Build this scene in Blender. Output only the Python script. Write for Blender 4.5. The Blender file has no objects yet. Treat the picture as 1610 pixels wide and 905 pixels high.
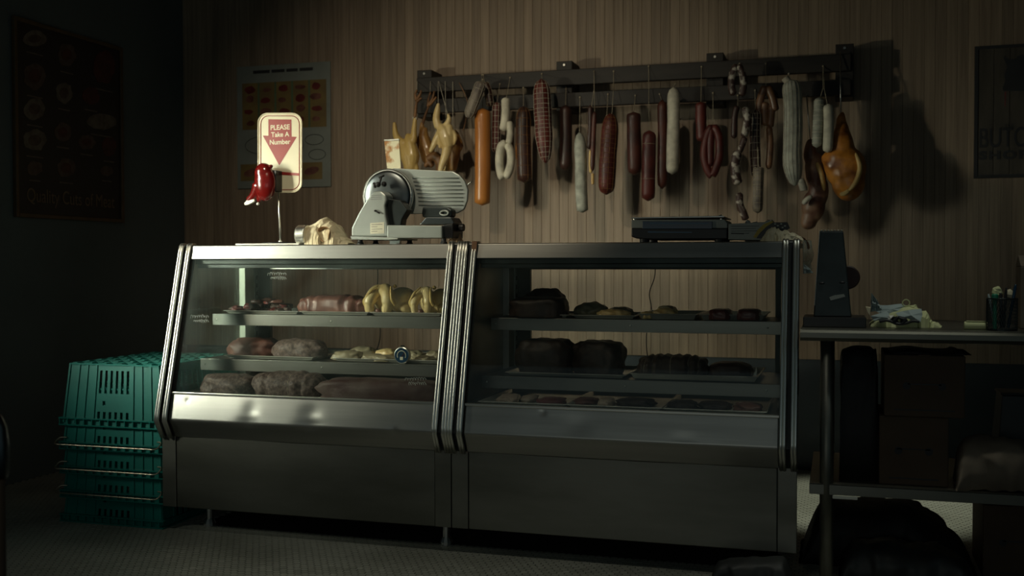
import bpy, math, random
from mathutils import Vector, Matrix, noise
random.seed(7)
sc = bpy.context.scene
COL = sc.collection
PI = math.pi
# ------------------------------------------------------------ camera, world, lights, exposure
W_, H_ = 1610, 905
F_PX = 1683.0
yaw, pitch, roll = math.radians(16.97), math.radians(-1.324), math.radians(-.088)
CAM = Vector((0, 0, 1.068))
FW = Vector((-math.sin(yaw)*math.cos(pitch), math.cos(yaw)*math.cos(pitch), math.sin(pitch)))
r0 = Vector((math.cos(yaw), math.sin(yaw), 0)); u0 = r0.cross(FW)
RT = r0*math.cos(roll)+u0*math.sin(roll); UP = u0*math.cos(roll)-r0*math.sin(roll)
cam = bpy.data.cameras.new('camera'); camo = bpy.data.objects.new('camera', cam); COL.objects.link(camo)
cam.sensor_width = 36; cam.lens = F_PX/W_*36; cam.clip_start = .05
cam.dof.use_dof = True; cam.dof.focus_distance = 3.95; cam.dof.aperture_fstop = 3.2
M3 = Matrix((RT, UP, -FW)).transposed()
camo.matrix_world = Matrix.Translation(CAM) @ M3.to_4x4()
sc.camera = camo

wd = bpy.data.worlds.new('world'); sc.world = wd; wd.use_nodes = True
wd.node_tree.nodes['Background'].inputs[0].default_value = (.55, .8, .85, 1)
wd.node_tree.nodes['Background'].inputs[1].default_value = .075

def light(name, typ, loc, target, power, color, **kw):
    l = bpy.data.lights.new(name, typ); l.energy = power; l.color = color
    for k, v in kw.items(): setattr(l, k, v)
    o = bpy.data.objects.new(name, l); COL.objects.link(o); o.location = loc
    o.rotation_euler = (Vector(target)-Vector(loc)).to_track_quat('-Z', 'Y').to_euler(); return o
# warm spotlight under the ceiling, falling on the meat rack and the middle of the wall
light('ceiling_spotlight', 'SPOT', (-1.75, 2.0, 3.1), (-1.95, 5.6, 1.05), 98, (1, .86, .62), spot_size=math.radians(60), spot_blend=1.0, shadow_soft_size=.05)
# low lamp at the window in the left wall, raking across the display cases and the rack
light('window_lamp', 'SPOT', (-3.70, 2.35, 1.38), (-2.0, 4.40, 1.40), 88, (1, .93, .66), spot_size=math.radians(60), spot_blend=1.0, shadow_soft_size=.07)
# daylight strip from the window in the left wall
light('window_daylight', 'AREA', (-3.76, 2.6, 1.6), (-2.6, 3.75, 1.16), 5, (.95, 1, .82), shape='RECTANGLE', size=.4, size_y=1.0, spread=math.radians(42))
# faint fill added behind the camera for the steel fronts to reflect
light('front_fill', 'AREA', (-1.0, -1.2, .95), (-1.0, 3.6, .3), 2.8, (1, 1, .86), shape='RECTANGLE', size=2.6, size_y=.8)
# weak overhead fill, added to brighten the floor before the cases
light('floor_fill', 'AREA', (-1.2, 2.35, 3.25), (-1.2, 2.9, 0), 1.3, (1, 1, .84), shape='RECTANGLE', size=1.6, size_y=.3, spread=math.radians(50))
light('table_lamp', 'SPOT', (.45, 3.25, 3.15), (.17, 3.80, .9), 34, (.95, 1, .85), spot_size=math.radians(25), spot_blend=.7, shadow_soft_size=.05)
light('counter_lamp', 'SPOT', (.15, 4.75, 3.2), (.12, 4.95, 0), 170, (.95, 1, .80), spot_size=math.radians(24), spot_blend=.6, shadow_soft_size=.05)  # lamp behind the counter, over the strip of floor between counter and wall
vs = sc.view_settings
vs.view_transform = 'Standard'; vs.look = 'None'; vs.gamma = 1; vs.use_curve_mapping = False; vs.exposure = 0.0

# ------------------------------------------------------------ helpers
def P(u, v, Y):
    "pixel of the 1610x905 photograph -> point on the plane at depth Y"
    d = FW*F_PX + RT*(u-W_/2) - UP*(v-H_/2)
    return CAM + d*(Y/d.y)
def PX(u, v, X):
    d = FW*F_PX + RT*(u-W_/2) - UP*(v-H_/2)
    return CAM + d*(X/d.x)
def S(u, v, Y): return (P(u, v, Y)-CAM).dot(FW)/F_PX        # metres per pixel
def lerp(a, b, t): return a+(b-a)*t
ORG = {}
def link(o, parent=None):
    COL.objects.link(o)
    if parent: o.parent = parent
    return o
def tag(o, label=None, cat=None, group=None, kind=None):
    if label: o['label'] = label
    if cat: o['category'] = cat
    if group: o['group'] = group
    if kind: o['kind'] = kind
    return o
def thing(name, label, cat, loc, group=None):
    o = bpy.data.objects.new(name, None); o.empty_display_size = .05
    o.location = loc; ORG[o.name] = Vector(loc); link(o)
    return tag(o, label, cat, group)
class MB:
    def __init__(s): s.v = []; s.f = []
    def add(s, vs, fs):
        n = len(s.v); s.v += [Vector(p) for p in vs]; s.f += [tuple(i+n for i in f) for f in fs]; return s
    def box(s, x0, x1, y0, y1, z0, z1):
        v = [(x, y, z) for z in (z0, z1) for y in (y0, y1) for x in (x0, x1)]
        return s.add(v, [(0,2,3,1),(4,5,7,6),(0,1,5,4),(2,6,7,3),(0,4,6,2),(1,3,7,5)])
    def prism(s, poly, off):
        "poly: list of 3-D points, extruded by off"
        n = len(poly); off = Vector(off); p = [Vector(q) for q in poly]
        fs = [tuple(range(n)), tuple(range(2*n-1, n-1, -1))]+[(i, i+n, (i+1) % n+n, (i+1) % n) for i in range(n)]
        return s.add(p+[q+off for q in p], fs)
    def tube(s, pts, r, n=10, cap=True, squash=1, closed=False):
        pts = [Vector(p) for p in pts]; m = len(pts)
        if not hasattr(r, '__len__'): r = [r]*m
        t0 = (pts[1]-pts[0]).normalized()
        a = Vector((0, 1, 0)) if abs(t0.y) < .9 else Vector((1, 0, 0))
        nrm = (a-t0*a.dot(t0)).normalized(); base = len(s.v)
        for i, p in enumerate(pts):
            if closed: t = (pts[(i+1) % m]-pts[i-1])
            else: t = (pts[min(i+1, m-1)]-pts[max(i-1, 0)])
            if t.length < 1e-9: t = t0
            t.normalize(); nrm = nrm-t*nrm.dot(t)
            if nrm.length < 1e-6: nrm = t.orthogonal()
            nrm.normalize(); b = t.cross(nrm)
            for k in range(n):
                c = 2*PI*k/n; s.v.append(p+(nrm*math.cos(c)*squash+b*math.sin(c))*r[i])
        for i in range(m if closed else m-1):
            for k in range(n):
                q = (k+1) % n; j = (i+1) % m
                s.f.append((base+i*n+k, base+i*n+q, base+j*n+q, base+j*n+k))
        if cap and not closed:
            s.f.append(tuple(base+k for k in range(n-1, -1, -1))); s.f.append(tuple(base+(m-1)*n+k for k in range(n)))
        return s
    def lathe(s, c, prof, n=32, axis='Z'):
        "prof: (radius, height) list"
        c = Vector(c); base = len(s.v); m = len(prof)
        for r, h in prof:
            for k in range(n):
                a = 2*PI*k/n; x, y = r*math.cos(a), r*math.sin(a)
                s.v.append(c+(Vector((x, y, h)) if axis == 'Z' else Vector((x, h, y)) if axis == 'Y' else Vector((h, x, y))))
        for i in range(m-1):
            for k in range(n):
                q = (k+1) % n; s.f.append((base+i*n+k, base+i*n+q, base+(i+1)*n+q, base+(i+1)*n+k))
        s.f.append(tuple(base+k for k in range(n-1, -1, -1))); s.f.append(tuple(base+(m-1)*n+k for k in range(n)))
        return s
    def ell(s, c, r, nu=16, nv=10):
        c = Vector(c); base = len(s.v)
        for i in range(nv+1):
            t = PI*i/nv
            for k in range(nu):
                a = 2*PI*k/nu
                s.v.append(c+Vector((r[0]*math.sin(t)*math.cos(a), r[1]*math.sin(t)*math.sin(a), r[2]*math.cos(t))))
        for i in range(nv):
            for k in range(nu):
                q = (k+1) % nu; s.f.append((base+i*nu+k, base+i*nu+q, base+(i+1)*nu+q, base+(i+1)*nu+k))
        return s
    def grid(s, fn, nu, nv):
        base = len(s.v)
        for j in range(nv+1):
            for i in range(nu+1): s.v.append(Vector(fn(i/nu, j/nv)))
        for j in range(nv):
            for i in range(nu):
                a = base+j*(nu+1)+i; s.f.append((a, a+1, a+nu+2, a+nu+1))
        return s
    def build(s, name, m, parent=None, smooth=False, bevel=0, fuse=0, solid=0, sub=0, smooth_it=6, auto=False):
        if parent is None:
            xs = [p.x for p in s.v]; ys = [p.y for p in s.v]; zs = [p.z for p in s.v]
            org = Vector(((min(xs)+max(xs))/2, (min(ys)+max(ys))/2, min(zs)))
        else: org = ORG[parent.name]
        me = bpy.data.meshes.new(name); me.from_pydata([p-org for p in s.v], [], s.f); me.validate()
        import bmesh
        bm = bmesh.new(); bm.from_mesh(me); bmesh.ops.recalc_face_normals(bm, faces=bm.faces); bm.to_mesh(me); bm.free()
        me.materials.append(m)
        o = bpy.data.objects.new(name, me)
        if parent is None: o.location = org
        ORG[o.name] = org
        link(o, parent)
        if solid: q = o.modifiers.new('solid', 'SOLIDIFY'); q.thickness = solid; q.offset = 0
        if fuse:
            q = o.modifiers.new('fuse', 'REMESH'); q.mode = 'VOXEL'; q.voxel_size = fuse; q.use_smooth_shade = True
            q = o.modifiers.new('smooth', 'SMOOTH'); q.iterations = smooth_it; q.factor = .6
        if bevel: q = o.modifiers.new('bevel', 'BEVEL'); q.width = bevel; q.segments = 2; q.limit_method = 'ANGLE'; q.angle_limit = .6
        if sub: q = o.modifiers.new('sub', 'SUBSURF'); q.levels = q.render_levels = sub
        if smooth:
            for p in me.polygons: p.use_smooth = True
        return o

# ------------------------------------------------------------ materials
def mat(name, c1, c2=None, rough=.5, metal=0, scale=8, stretch=(1,1,1), bump=0, bscale=None, detail=4, spec=None, sss=0, coat=0, rand=0, lo=.35, hi=.65, trans=0, aniso=0):
    m = bpy.data.materials.new(name); m.use_nodes = True; nt = m.node_tree; N = nt.nodes; L = nt.links
    b = N['Principled BSDF']; b.inputs['Roughness'].default_value = rough; b.inputs['Metallic'].default_value = metal
    if spec is not None: b.inputs['Specular IOR Level'].default_value = spec
    if sss: b.inputs['Subsurface Weight'].default_value = sss; b.inputs['Subsurface Radius'].default_value = (.02, .008, .004); b.inputs['Subsurface Scale'].default_value = .5
    if coat: b.inputs['Coat Weight'].default_value = coat; b.inputs['Coat Roughness'].default_value = .15
    if trans: b.inputs['Transmission Weight'].default_value = trans
    if c2 is None: c2 = tuple(x*.8 for x in c1)
    tc = N.new('ShaderNodeTexCoord'); mp = N.new('ShaderNodeMapping'); mp.inputs['Scale'].default_value = stretch
    L.new(tc.outputs['Object'], mp.inputs['Vector'])
    oi = N.new('ShaderNodeObjectInfo'); va = N.new('ShaderNodeVectorMath'); va.operation = 'ADD'
    sc_ = N.new('ShaderNodeMath'); sc_.operation = 'MULTIPLY'; sc_.inputs[1].default_value = 37.0
    L.new(oi.outputs['Random'], sc_.inputs[0]); L.new(mp.outputs[0], va.inputs[0]); L.new(sc_.outputs[0], va.inputs[1])
    nz = N.new('ShaderNodeTexNoise'); nz.inputs['Scale'].default_value = scale; nz.inputs['Detail'].default_value = detail
    L.new(va.outputs[0], nz.inputs['Vector'])
    rp = N.new('ShaderNodeValToRGB'); rp.color_ramp.elements[0].position = lo; rp.color_ramp.elements[1].position = hi
    rp.color_ramp.elements[0].color = (*c1, 1); rp.color_ramp.elements[1].color = (*c2, 1)
    L.new(nz.outputs['Fac'], rp.inputs[0]); out = rp.outputs[0]
    if rand:
        hs = N.new('ShaderNodeHueSaturation'); mr = N.new('ShaderNodeMapRange')
        mr.inputs['To Min'].default_value = 1-rand; mr.inputs['To Max'].default_value = 1+rand
        L.new(oi.outputs['Random'], mr.inputs['Value']); L.new(mr.outputs[0], hs.inputs['Value']); L.new(out, hs.inputs['Color']); out = hs.outputs[0]
    L.new(out, b.inputs['Base Color'])
    if bump:
        n2 = N.new('ShaderNodeTexNoise'); n2.inputs['Scale'].default_value = bscale or scale*3; n2.inputs['Detail'].default_value = 5
        L.new(va.outputs[0], n2.inputs['Vector'])
        bp = N.new('ShaderNodeBump'); bp.inputs['Strength'].default_value = min(1, bump*10); bp.inputs['Distance'].default_value = .004
        L.new(n2.outputs['Fac'], bp.inputs['Height']); L.new(bp.outputs[0], b.inputs['Normal'])
    return m
def glassmat(name, tint=(.97, .985, .975), haze=.03, hcol=(.6, .75, .7), rough=.02, ior=1.45):
    m = bpy.data.materials.new(name); m.use_nodes = True; nt = m.node_tree; N = nt.nodes; L = nt.links
    N.remove(N['Principled BSDF']); o = N['Material Output']
    tr = N.new('ShaderNodeBsdfTransparent'); tr.inputs[0].default_value = (*tint, 1)
    gl = N.new('ShaderNodeBsdfGlossy'); gl.inputs['Roughness'].default_value = rough
    df = N.new('ShaderNodeBsdfDiffuse'); df.inputs[0].default_value = (*hcol, 1)
    fr = N.new('ShaderNodeFresnel'); fr.inputs[0].default_value = ior
    m1 = N.new('ShaderNodeMixShader'); m2 = N.new('ShaderNodeMixShader')
    nz = N.new('ShaderNodeTexNoise'); nz.inputs['Scale'].default_value = 5; nz.inputs['Detail'].default_value = 6
    tc = N.new('ShaderNodeTexCoord'); L.new(tc.outputs['Object'], nz.inputs['Vector'])
    mr = N.new('ShaderNodeMapRange'); mr.inputs['From Min'].default_value = .35; mr.inputs['From Max'].default_value = .75; mr.inputs['To Max'].default_value = haze*2; mr.inputs['To Min'].default_value = haze*.3
    L.new(nz.outputs['Fac'], mr.inputs['Value'])
    ge = N.new('ShaderNodeNewGeometry'); mb_ = N.new('ShaderNodeMapRange'); mb_.inputs['To Min'].default_value = ior; mb_.inputs['To Max'].default_value = 1/ior
    L.new(ge.outputs['Backfacing'], mb_.inputs['Value']); L.new(mb_.outputs[0], fr.inputs[0])
    L.new(fr.outputs[0], m1.inputs[0]); L.new(tr.outputs[0], m1.inputs[1]); L.new(gl.outputs[0], m1.inputs[2])
    L.new(mr.outputs[0], m2.inputs[0]); L.new(m1.outputs[0], m2.inputs[1]); L.new(df.outputs[0], m2.inputs[2])
    L.new(m2.outputs[0], o.inputs['Surface']); return m
MT = dict(
 steel=mat('brushed_steel', (.50,.50,.47), (.42,.42,.395), .38, 1, 3, (.4,1,9), bump=.004, bscale=14),
 steel_dirty=mat('grimy_steel', (.30,.295,.26), (.18,.178,.15), .42, 1, 2.2, (.6,1,2.4), bump=.004, bscale=6, detail=6),
 chrome=mat('polished_trim', (.84,.84,.78), (.84,.84,.78), .31, 1, 10, (1,1,4)),
 rubber=mat('black_rubber', (.012,.013,.015), (.02,.022,.024), .5, 0, 8),
 plastic=mat('black_plastic', (.012,.012,.013), (.02,.02,.02), .4, 0, 8),
 darkframe=mat('dark_frame_metal', (.05,.06,.06), (.03,.036,.036), .4, .8, 6),
 shelfsteel=mat('shelf_steel', (.25,.25,.23), (.21,.21,.19), .36, 1, 3, (.4,1,9)),
 paleframe=mat('pale_frame', (.62,.66,.55), (.5,.55,.46), .4, .1, 6),
 plank=mat('wood_panelling', (.32,.245,.175), (.215,.16,.112), .55, 0, 5, (14,14,.5), bump=.02, bscale=16, rand=.16, lo=.3, hi=.7),
 wainscot=mat('blue_grey_paint', (.045,.062,.075), (.036,.05,.062), .6, 0, 4),
 leftpaint=mat('dark_wall_paint', (.115,.145,.15), (.095,.12,.125), .75, 0, 2),
 ceil=mat('ceiling_paint', (.12,.12,.11), None, .8, 0, 2),
 alu=mat('tray_aluminium', (.62,.62,.56), (.54,.54,.5), .3, .6, 8),
 grout=mat('grout', (.035,.034,.028), (.025,.024,.02), .9, 0, 30),
 tile=mat('mosaic_tile', (.42,.42,.36), (.30,.30,.25), .38, 0, 3.0, rand=.07, bump=.003, bscale=5),
 teal=mat('teal_plastic', (.0,.175,.145), (.0,.14,.115), .42, 0, 6, bump=.003, bscale=40),
 wire=mat('bail_wire', (.75,.66,.5), (.55,.48,.36), .35, 1, 20),
 rail=mat('dark_rail_wood', (.016,.012,.009), (.008,.006,.005), .6, 0, 6, (.6,6,6), bump=.02),
 twine=mat('cotton_twine', (.36,.31,.22), (.24,.20,.14), .9, 0, 60),
 twinew=mat('white_twine', (.46,.42,.34), (.34,.31,.25), .9, 0, 60),
 orange=mat('orange_casing', (.62,.25,.055), (.42,.15,.03), .38, 0, 5, (1,1,.4), bump=.006, bscale=20, coat=.3),
 white=mat('white_mould', (.66,.62,.50), (.44,.41,.33), .7, 0, 22, bump=.02, bscale=50),
 whitegrey=mat('grey_white_mould', (.42,.42,.36), (.24,.25,.21), .75, 0, 26, bump=.02, bscale=50),
 redcase=mat('red_casing', (.125,.022,.015), (.06,.010,.008), .5, 0, 14, bump=.02, bscale=40, coat=.06),
 browncase=mat('brown_casing', (.10,.028,.017), (.045,.014,.010), .5, 0, 10, bump=.02, bscale=40, coat=.06),
 darkcase=mat('dark_casing', (.055,.022,.016), (.025,.012,.010), .45, 0, 12, bump=.015, bscale=40),
 greycase=mat('grey_mottled_casing', (.38,.35,.30), (.045,.022,.018), .55, 0, 34, bump=.02, bscale=60, lo=.40, hi=.50),
 tancase=mat('tan_casing', (.20,.10,.05), (.11,.055,.03), .4, 0, 12, bump=.01, coat=.2),
 greynet=mat('grey_stripe_meat', (.26,.22,.18), (.10,.08,.07), .6, 0, 18, bump=.02),
 skin=mat('yellow_poultry_skin', (.66,.47,.17), (.50,.33,.10), .42, 0, 11, bump=.012, bscale=90, coat=.2, lo=.3, hi=.75),
 skinpale=mat('pale_poultry_skin', (.72,.58,.30), (.60,.42,.17), .40, 0, 9, bump=.012, bscale=90, coat=.2, lo=.3, hi=.75),
 skinbrown=mat('amber_poultry_skin', (.42,.23,.07), (.24,.11,.03), .42, 0, 11, bump=.012, bscale=70, coat=.2),
 claw=mat('brown_claw_skin', (.25,.12,.045), (.12,.055,.02), .5, 0, 30, bump=.02),
 ham=mat('cured_ham_rind', (.60,.24,.035), (.17,.05,.008), .38, 0, 11, bump=.05, bscale=22, coat=.3, lo=.40, hi=.66),
 hamfat=mat('ham_fat', (.62,.45,.18), (.45,.27,.08), .4, 0, 12, bump=.02),
 shank=mat('dark_shank_meat', (.13,.055,.035), (.30,.17,.10), .45, 0, 9, bump=.03, bscale=24, lo=.42, hi=.6),
 crust=mat('roast_crust', (.062,.036,.029), (.15,.105,.085), .62, 0, 80, bump=.05, bscale=90, lo=.42, hi=.6),
 crustred=mat('roast_crust_red', (.12,.075,.062), (.06,.016,.013), .6, 0, 9, bump=.05, bscale=80, lo=.4, hi=.58),
 darkmeat=mat('dark_meat', (.030,.017,.013), (.065,.040,.030), .5, 0, 24, bump=.04, bscale=60),
 rawred=mat('raw_red_meat', (.17,.03,.025), (.10,.016,.016), .4, 0, 14, bump=.02, bscale=40, coat=.3),
 pork=mat('tied_pork', (.20,.085,.06), (.10,.032,.024), .45, 0, 16, bump=.025, bscale=50),
 dimfat=mat('printed_fat', (.17,.145,.115), (.10,.08,.06), .5, 0, 30),
 dimpork=mat('printed_pork', (.11,.075,.055), (.06,.035,.028), .5, 0, 30),
 dimred=mat('printed_red', (.10,.022,.018), (.05,.015,.012), .5, 0, 30),
 dimtext=mat('printed_gold', (.20,.14,.08), None, .5, 0, 30),
 fat=mat('meat_fat', (.62,.50,.38), (.48,.34,.25), .5, 0, 20, bump=.02),
 cutlet=mat('golden_fillet', (.62,.44,.19), (.48,.30,.11), .42, 0, 12, bump=.01, coat=.4),
 fillet=mat('pale_fillet', (.36,.31,.20), (.24,.20,.12), .42, 0, 12, bump=.012, coat=.3),
 paper=mat('butcher_paper', (.80,.72,.52), (.68,.58,.38), .75, 0, 10),
 papertan=mat('waxed_paper_inside', (.40,.24,.12), (.55,.38,.22), .6, 0, 8),
 papery=mat('yellowed_paper', (.72,.74,.42), (.60,.62,.34), .8, 0, 14),
 paperb=mat('blue_grey_paper', (.42,.50,.50), (.33,.40,.41), .8, 0, 14),
 cream=mat('cream_plastic', (.70,.65,.47), (.66,.61,.44), .4, 0, 5),
 red=mat('red_enamel', (.15,.007,.006), (.12,.006,.005), .18, 0, 5, coat=.6),
 redprint=mat('red_print', (.27,.014,.010), (.24,.012,.009), .45, 0, 5),
 board=mat('white_cutting_board', (.78,.78,.70), (.7,.7,.62), .5, 0, 5),
 cast=mat('cast_aluminium', (.42,.46,.43), (.34,.37,.35), .38, .45, 6, bump=.004, bscale=30),
 blade=mat('blade_cover', (.15,.165,.17), (.10,.115,.12), .33, 1, 4),
 decal=mat('decal', (.72,.70,.55), (.6,.58,.45), .5, 0, 20),
 blue=mat('blue_display', (.01,.035,.075), (.012,.05,.10), .2, 0, 5),
 bluestripe=mat('blue_stripe', (.02,.10,.20), None, .3, 0, 5),
 greycarton=mat('grey_card', (.40,.42,.38), (.34,.36,.33), .6, 0, 10),
 yellow=mat('yellow_print', (.50,.37,.05), None, .5, 0, 10),
 bag=mat('black_bag', (.009,.009,.009), (.014,.014,.014), .62, 0, 8, bump=.03, bscale=14),
 clearbag=mat('grey_plastic_film', (.035,.038,.037), (.022,.024,.024), .5, 0, 8, bump=.03, bscale=14),
 cardboard=mat('brown_cardboard', (.10,.065,.04), (.08,.05,.03), .8, 0, 6),
 cloth=mat('beige_cloth', (.25,.20,.15), (.16,.12,.09), .9, 0, 8, bump=.02),
 poster=mat('black_poster_print', (.018,.016,.018), (.022,.02,.02), .5, 0, 5),
 goldframe=mat('aged_gold_frame', (.13,.085,.045), (.09,.06,.03), .5, .2, 14),
 chartpaper=mat('grey_chart_paper', (.24,.27,.25), (.20,.22,.20), .5, 0, 6),
 ochre=mat('ochre_print', (.22,.155,.05), (.16,.11,.045), .5, 0, 8),
 green=mat('green_print', (.10,.16,.09), None, .5, 0, 8),
 ink=mat('dark_ink', (.03,.03,.032), None, .5, 0, 8),
 signwood=mat('weathered_sign', (.085,.075,.06), (.05,.045,.038), .8, 0, 4, (6,6,1)),
 smear=mat('glass_marker_ink', (.5,.55,.5), None, .7, 0, 8),
 greenpl=mat('green_plastic', (.02,.28,.16), None, .4, 0, 8),
 rust=mat('stained_enamel_plate', (.62,.58,.40), (.36,.15,.03), .5, 0, 16, bump=.01, lo=.5, hi=.6),
 darkred=mat('dark_red_plastic', (.022,.008,.007), None, .6, 0, 8),
)
GL_L = glassmat('case_glass_smudged', haze=.016)
GL_R = glassmat('case_glass', haze=.012)
GL_E = glassmat('case_end_glass', haze=.02, tint=(.90,.96,.945))
PLASTIC = glassmat('cling_film', haze=.45, hcol=(.6,.66,.58), rough=.15)

def text(s, size, loc, m, parent, rot=(PI/2, 0, 0), name='lettering', xs=1, align='CENTER', extrude=.0004, spacing=1, bold=0):
    c = bpy.data.curves.new('t', 'FONT'); c.body = s; c.size = size; c.align_x = align; c.align_y = 'CENTER'; c.extrude = extrude; c.space_character = spacing
    c.offset = bold
    o = bpy.data.objects.new('t', c); COL.objects.link(o)
    dg = bpy.context.evaluated_depsgraph_get(); dg.update()
    me = bpy.data.meshes.new_from_object(o.evaluated_get(dg)); bpy.data.objects.remove(o)
    from mathutils import Euler
    me.transform(Matrix.Translation(Vector(loc)-ORG[parent.name]) @ Euler(rot).to_matrix().to_4x4() @ Matrix.Diagonal((xs, 1, 1, 1)))
    me.materials.clear(); me.materials.append(m)
    ob = bpy.data.objects.new(name, me); ORG[ob.name] = ORG[parent.name]; return link(ob, parent)

# ------------------------------------------------------------ room
XL, YW, ZC, XR = -3.84, 5.70, 3.3, 1.95
WZ = .572
fl = MB().box(XL-.1, XR, -2.6, YW+.12, -.1, 0.0).build('floor', MT['grout']); tag(fl, kind='structure')
wl = MB().box(XL-.12, XL, 2.75, YW+.12, 0, ZC).box(XL-.12, XL, -2.6, 1.55, 0, ZC).box(XL-.12, XL, 1.55, 2.75, 0, .7).box(XL-.12, XL, 1.55, 2.75, 2.35, ZC).build('wall_left', MT['leftpaint']); tag(wl, kind='structure')
wb = MB().box(XL, XR, YW+.012, YW+.12, 0, ZC).build('wall_back', MT['wainscot']); tag(wb, kind='structure')
ce = MB().box(XL-.1, XR, -2.6, YW+.12, ZC, ZC+.1).build('ceiling', MT['ceil']); tag(ce, kind='structure')
wr = MB().box(XR, XR+.1, 2.0, YW+.12, 0, ZC).build('wall_right', MT['leftpaint']); tag(wr, kind='structure')
# vertical boards
pitch_ = .0505
pm = None
n = int((XR-XL)/pitch_)
for i in range(n):
    x = XL+pitch_*(i+.5)
    if pm is None:
        o = MB().box(x-.0251, x+.0251, YW, YW+.012, WZ, ZC).build('plank', MT['plank'], wb)
        q = o.data; q.transform(Matrix.Translation(Vector((ORG[wb.name].x-x, 0, 0)))); o.location = (x-ORG[wb.name].x, 0, 0)
        import bmesh
        bm = bmesh.new(); bm.from_mesh(q); bmesh.ops.bevel(bm, geom=[e for e in bm.edges if abs((e.verts[0].co-e.verts[1].co).z) > 1], offset=.0016, segments=1, affect='EDGES'); bm.to_mesh(q); bm.free()
        pm = o
    else:
        o = bpy.data.objects.new('plank', pm.data); o.location = (x-ORG[wb.name].x, 0, 0); link(o, wb)
# hexagonal mosaic floor
def hexfloor():
    p = .0275; R = (p-.0022)/math.sqrt(3); dy = p*math.sqrt(3)/2; H = .002
    cs = []
    j = 0; y = 2.55
    while y < YW-.01:
        x = XL+.015+(p/2 if j % 2 else 0)
        while x < 1.55:
            if not (3.80 < y < 4.30 and -2.5 < x < -.2): cs.append((x, y))
            x += p
        y += dy; j += 1
    def vis(c):
        d = Vector((c[0], c[1], 0))-CAM; k = d.dot(FW)
        u = W_/2+F_PX*d.dot(RT)/k; v = H_/2-F_PX*d.dot(UP)/k
        if not (30 < u < 1100 and v < 903): return 99
        return k
    cs.sort(key=vis)
    hexm = [(R*math.cos(PI/6+k*PI/3), R*math.sin(PI/6+k*PI/3)) for k in range(6)]
    def one(mb_v, mb_f, x, y, h):
        b = len(mb_v)
        mb_v += [(x+a*.97, y+c*.97, h) for a, c in hexm]; mb_v += [(x+a, y+c, -.0005) for a, c in hexm]
        mb_f.append(tuple(range(b, b+6))); mb_f += [(b+k, b+6+k, b+6+(k+1) % 6, b+(k+1) % 6) for k in range(6)]
    fo = ORG[fl.name]
    v, f = [], []; one(v, f, 0, 0, H); me = bpy.data.meshes.new('tile'); me.from_pydata(v, [], f); me.materials.append(MT['tile'])
    for x, y in cs[:300]:
        o = bpy.data.objects.new('tile', me); o.location = Vector((x, y, random.uniform(-.0003, .0003)))-Vector((fo.x, fo.y, fo.z)); link(o, fl)
    v, f = [], []
    for x, y in cs[300:]: one(v, f, x, y, H+random.uniform(-.0003, .0003))
    me = bpy.data.meshes.new('mosaic_tiles'); me.from_pydata([(a-fo.x, b-fo.y, c-fo.z) for a, b, c in v], [], f); me.materials.append(MT['tile'])
    o = bpy.data.objects.new('mosaic_tiles', me); link(o, fl); tag(o, kind='stuff')
hexfloor()
# window in the left wall (outside the frame; it lets the daylight in)
w1 = MB().box(XL-.08, XL-.03, 1.55, 1.6, .7, 2.35).box(XL-.08, XL-.03, 2.7, 2.75, .7, 2.35).box(XL-.08, XL-.03, 1.6, 2.7, .7, .75).box(XL-.08, XL-.03, 1.6, 2.7, 2.3, 2.35).build('window_1', MT['darkframe']); tag(w1, kind='structure')

# ------------------------------------------------------------ display cases
YT, ZT = 3.80, 1.1425
YK, ZK = 3.627, .454
YE, ZE = 3.669, .378
YB = 4.35
def yg(z): return YT+(YK-YT)*(ZT-z)/(ZT-ZK)      # glass plane
PW = .058
def post(x0, parent, sub='end_post'):
    "one edge post: two bright rounded strips on a black channel; side profile follows the case front"
    prof_o = [(YT-.004, ZT+.004), (YK-.012, ZK), (YE-.012, ZE-.002)]
    prof_i = [(YE+.02, ZE-.002), (YK+.022, ZK), (YT+.03, ZT-.02), (YT+.03, ZT+.004)]
    mb = MB()
    # black channel
    pr = [(y+.012, z) for y, z in prof_o]+prof_i
    mb.prism([(x0, y, z) for y, z in pr], (PW, 0, 0)); pb = mb.build(sub, MT['rubber'], parent)
    for a, b in ((0, .0215), (PW-.0215, PW)):
        q = MB()
        n = 2
        for k in range(n):       # reeded metal strip, made of narrow rounded ribs
            wdt = (b-a)/n; cx = x0+a+wdt*(k+.5); r = wdt*(.56 if k in (0, n-1) else .5)
            dy = -.002 if k in (0, n-1) else .001
            pts = [(cx, YT+.03, ZT+.0035), (cx, YT+.004, ZT+.0035), (cx, prof_o[0][0]+.002+dy, ZT-.004)]
            pts += [(cx, lerp(prof_o[0][0], prof_o[1][0], t)+dy+.0015, lerp(ZT, ZK, t)) for t in (.05, .25, .5, .75, .97)]
            pts += [(cx, lerp(prof_o[1][0], prof_o[2][0], t)+dy+.0015, lerp(ZK, ZE, t)) for t in (.06, .5, 1)]
            q.tube(pts, r, 8)
        q.build('trim_strip', MT['chrome'], pb, smooth=True)
    return pb
def cable(pts, r=.0022, parent=None, name='cord', m=None): return MB().tube(smooth_path(pts, 6), r, 6).build(name, m or MT['rubber'], parent, smooth=True)
def smooth_path(pts, k=6):
    pts = [Vector(p) for p in pts]; out = []
    for i in range(len(pts)-1):
        p0 = pts[max(i-1, 0)]; p1 = pts[i]; p2 = pts[i+1]; p3 = pts[min(i+2, len(pts)-1)]
        for j in range(k):
            t = j/k; out.append(.5*((2*p1)+(p2-p0)*t+(2*p0-5*p1+4*p2-p3)*t*t+(3*p1-p0-3*p2+p3)*t**3))
    out.append(pts[-1]); return out
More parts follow.
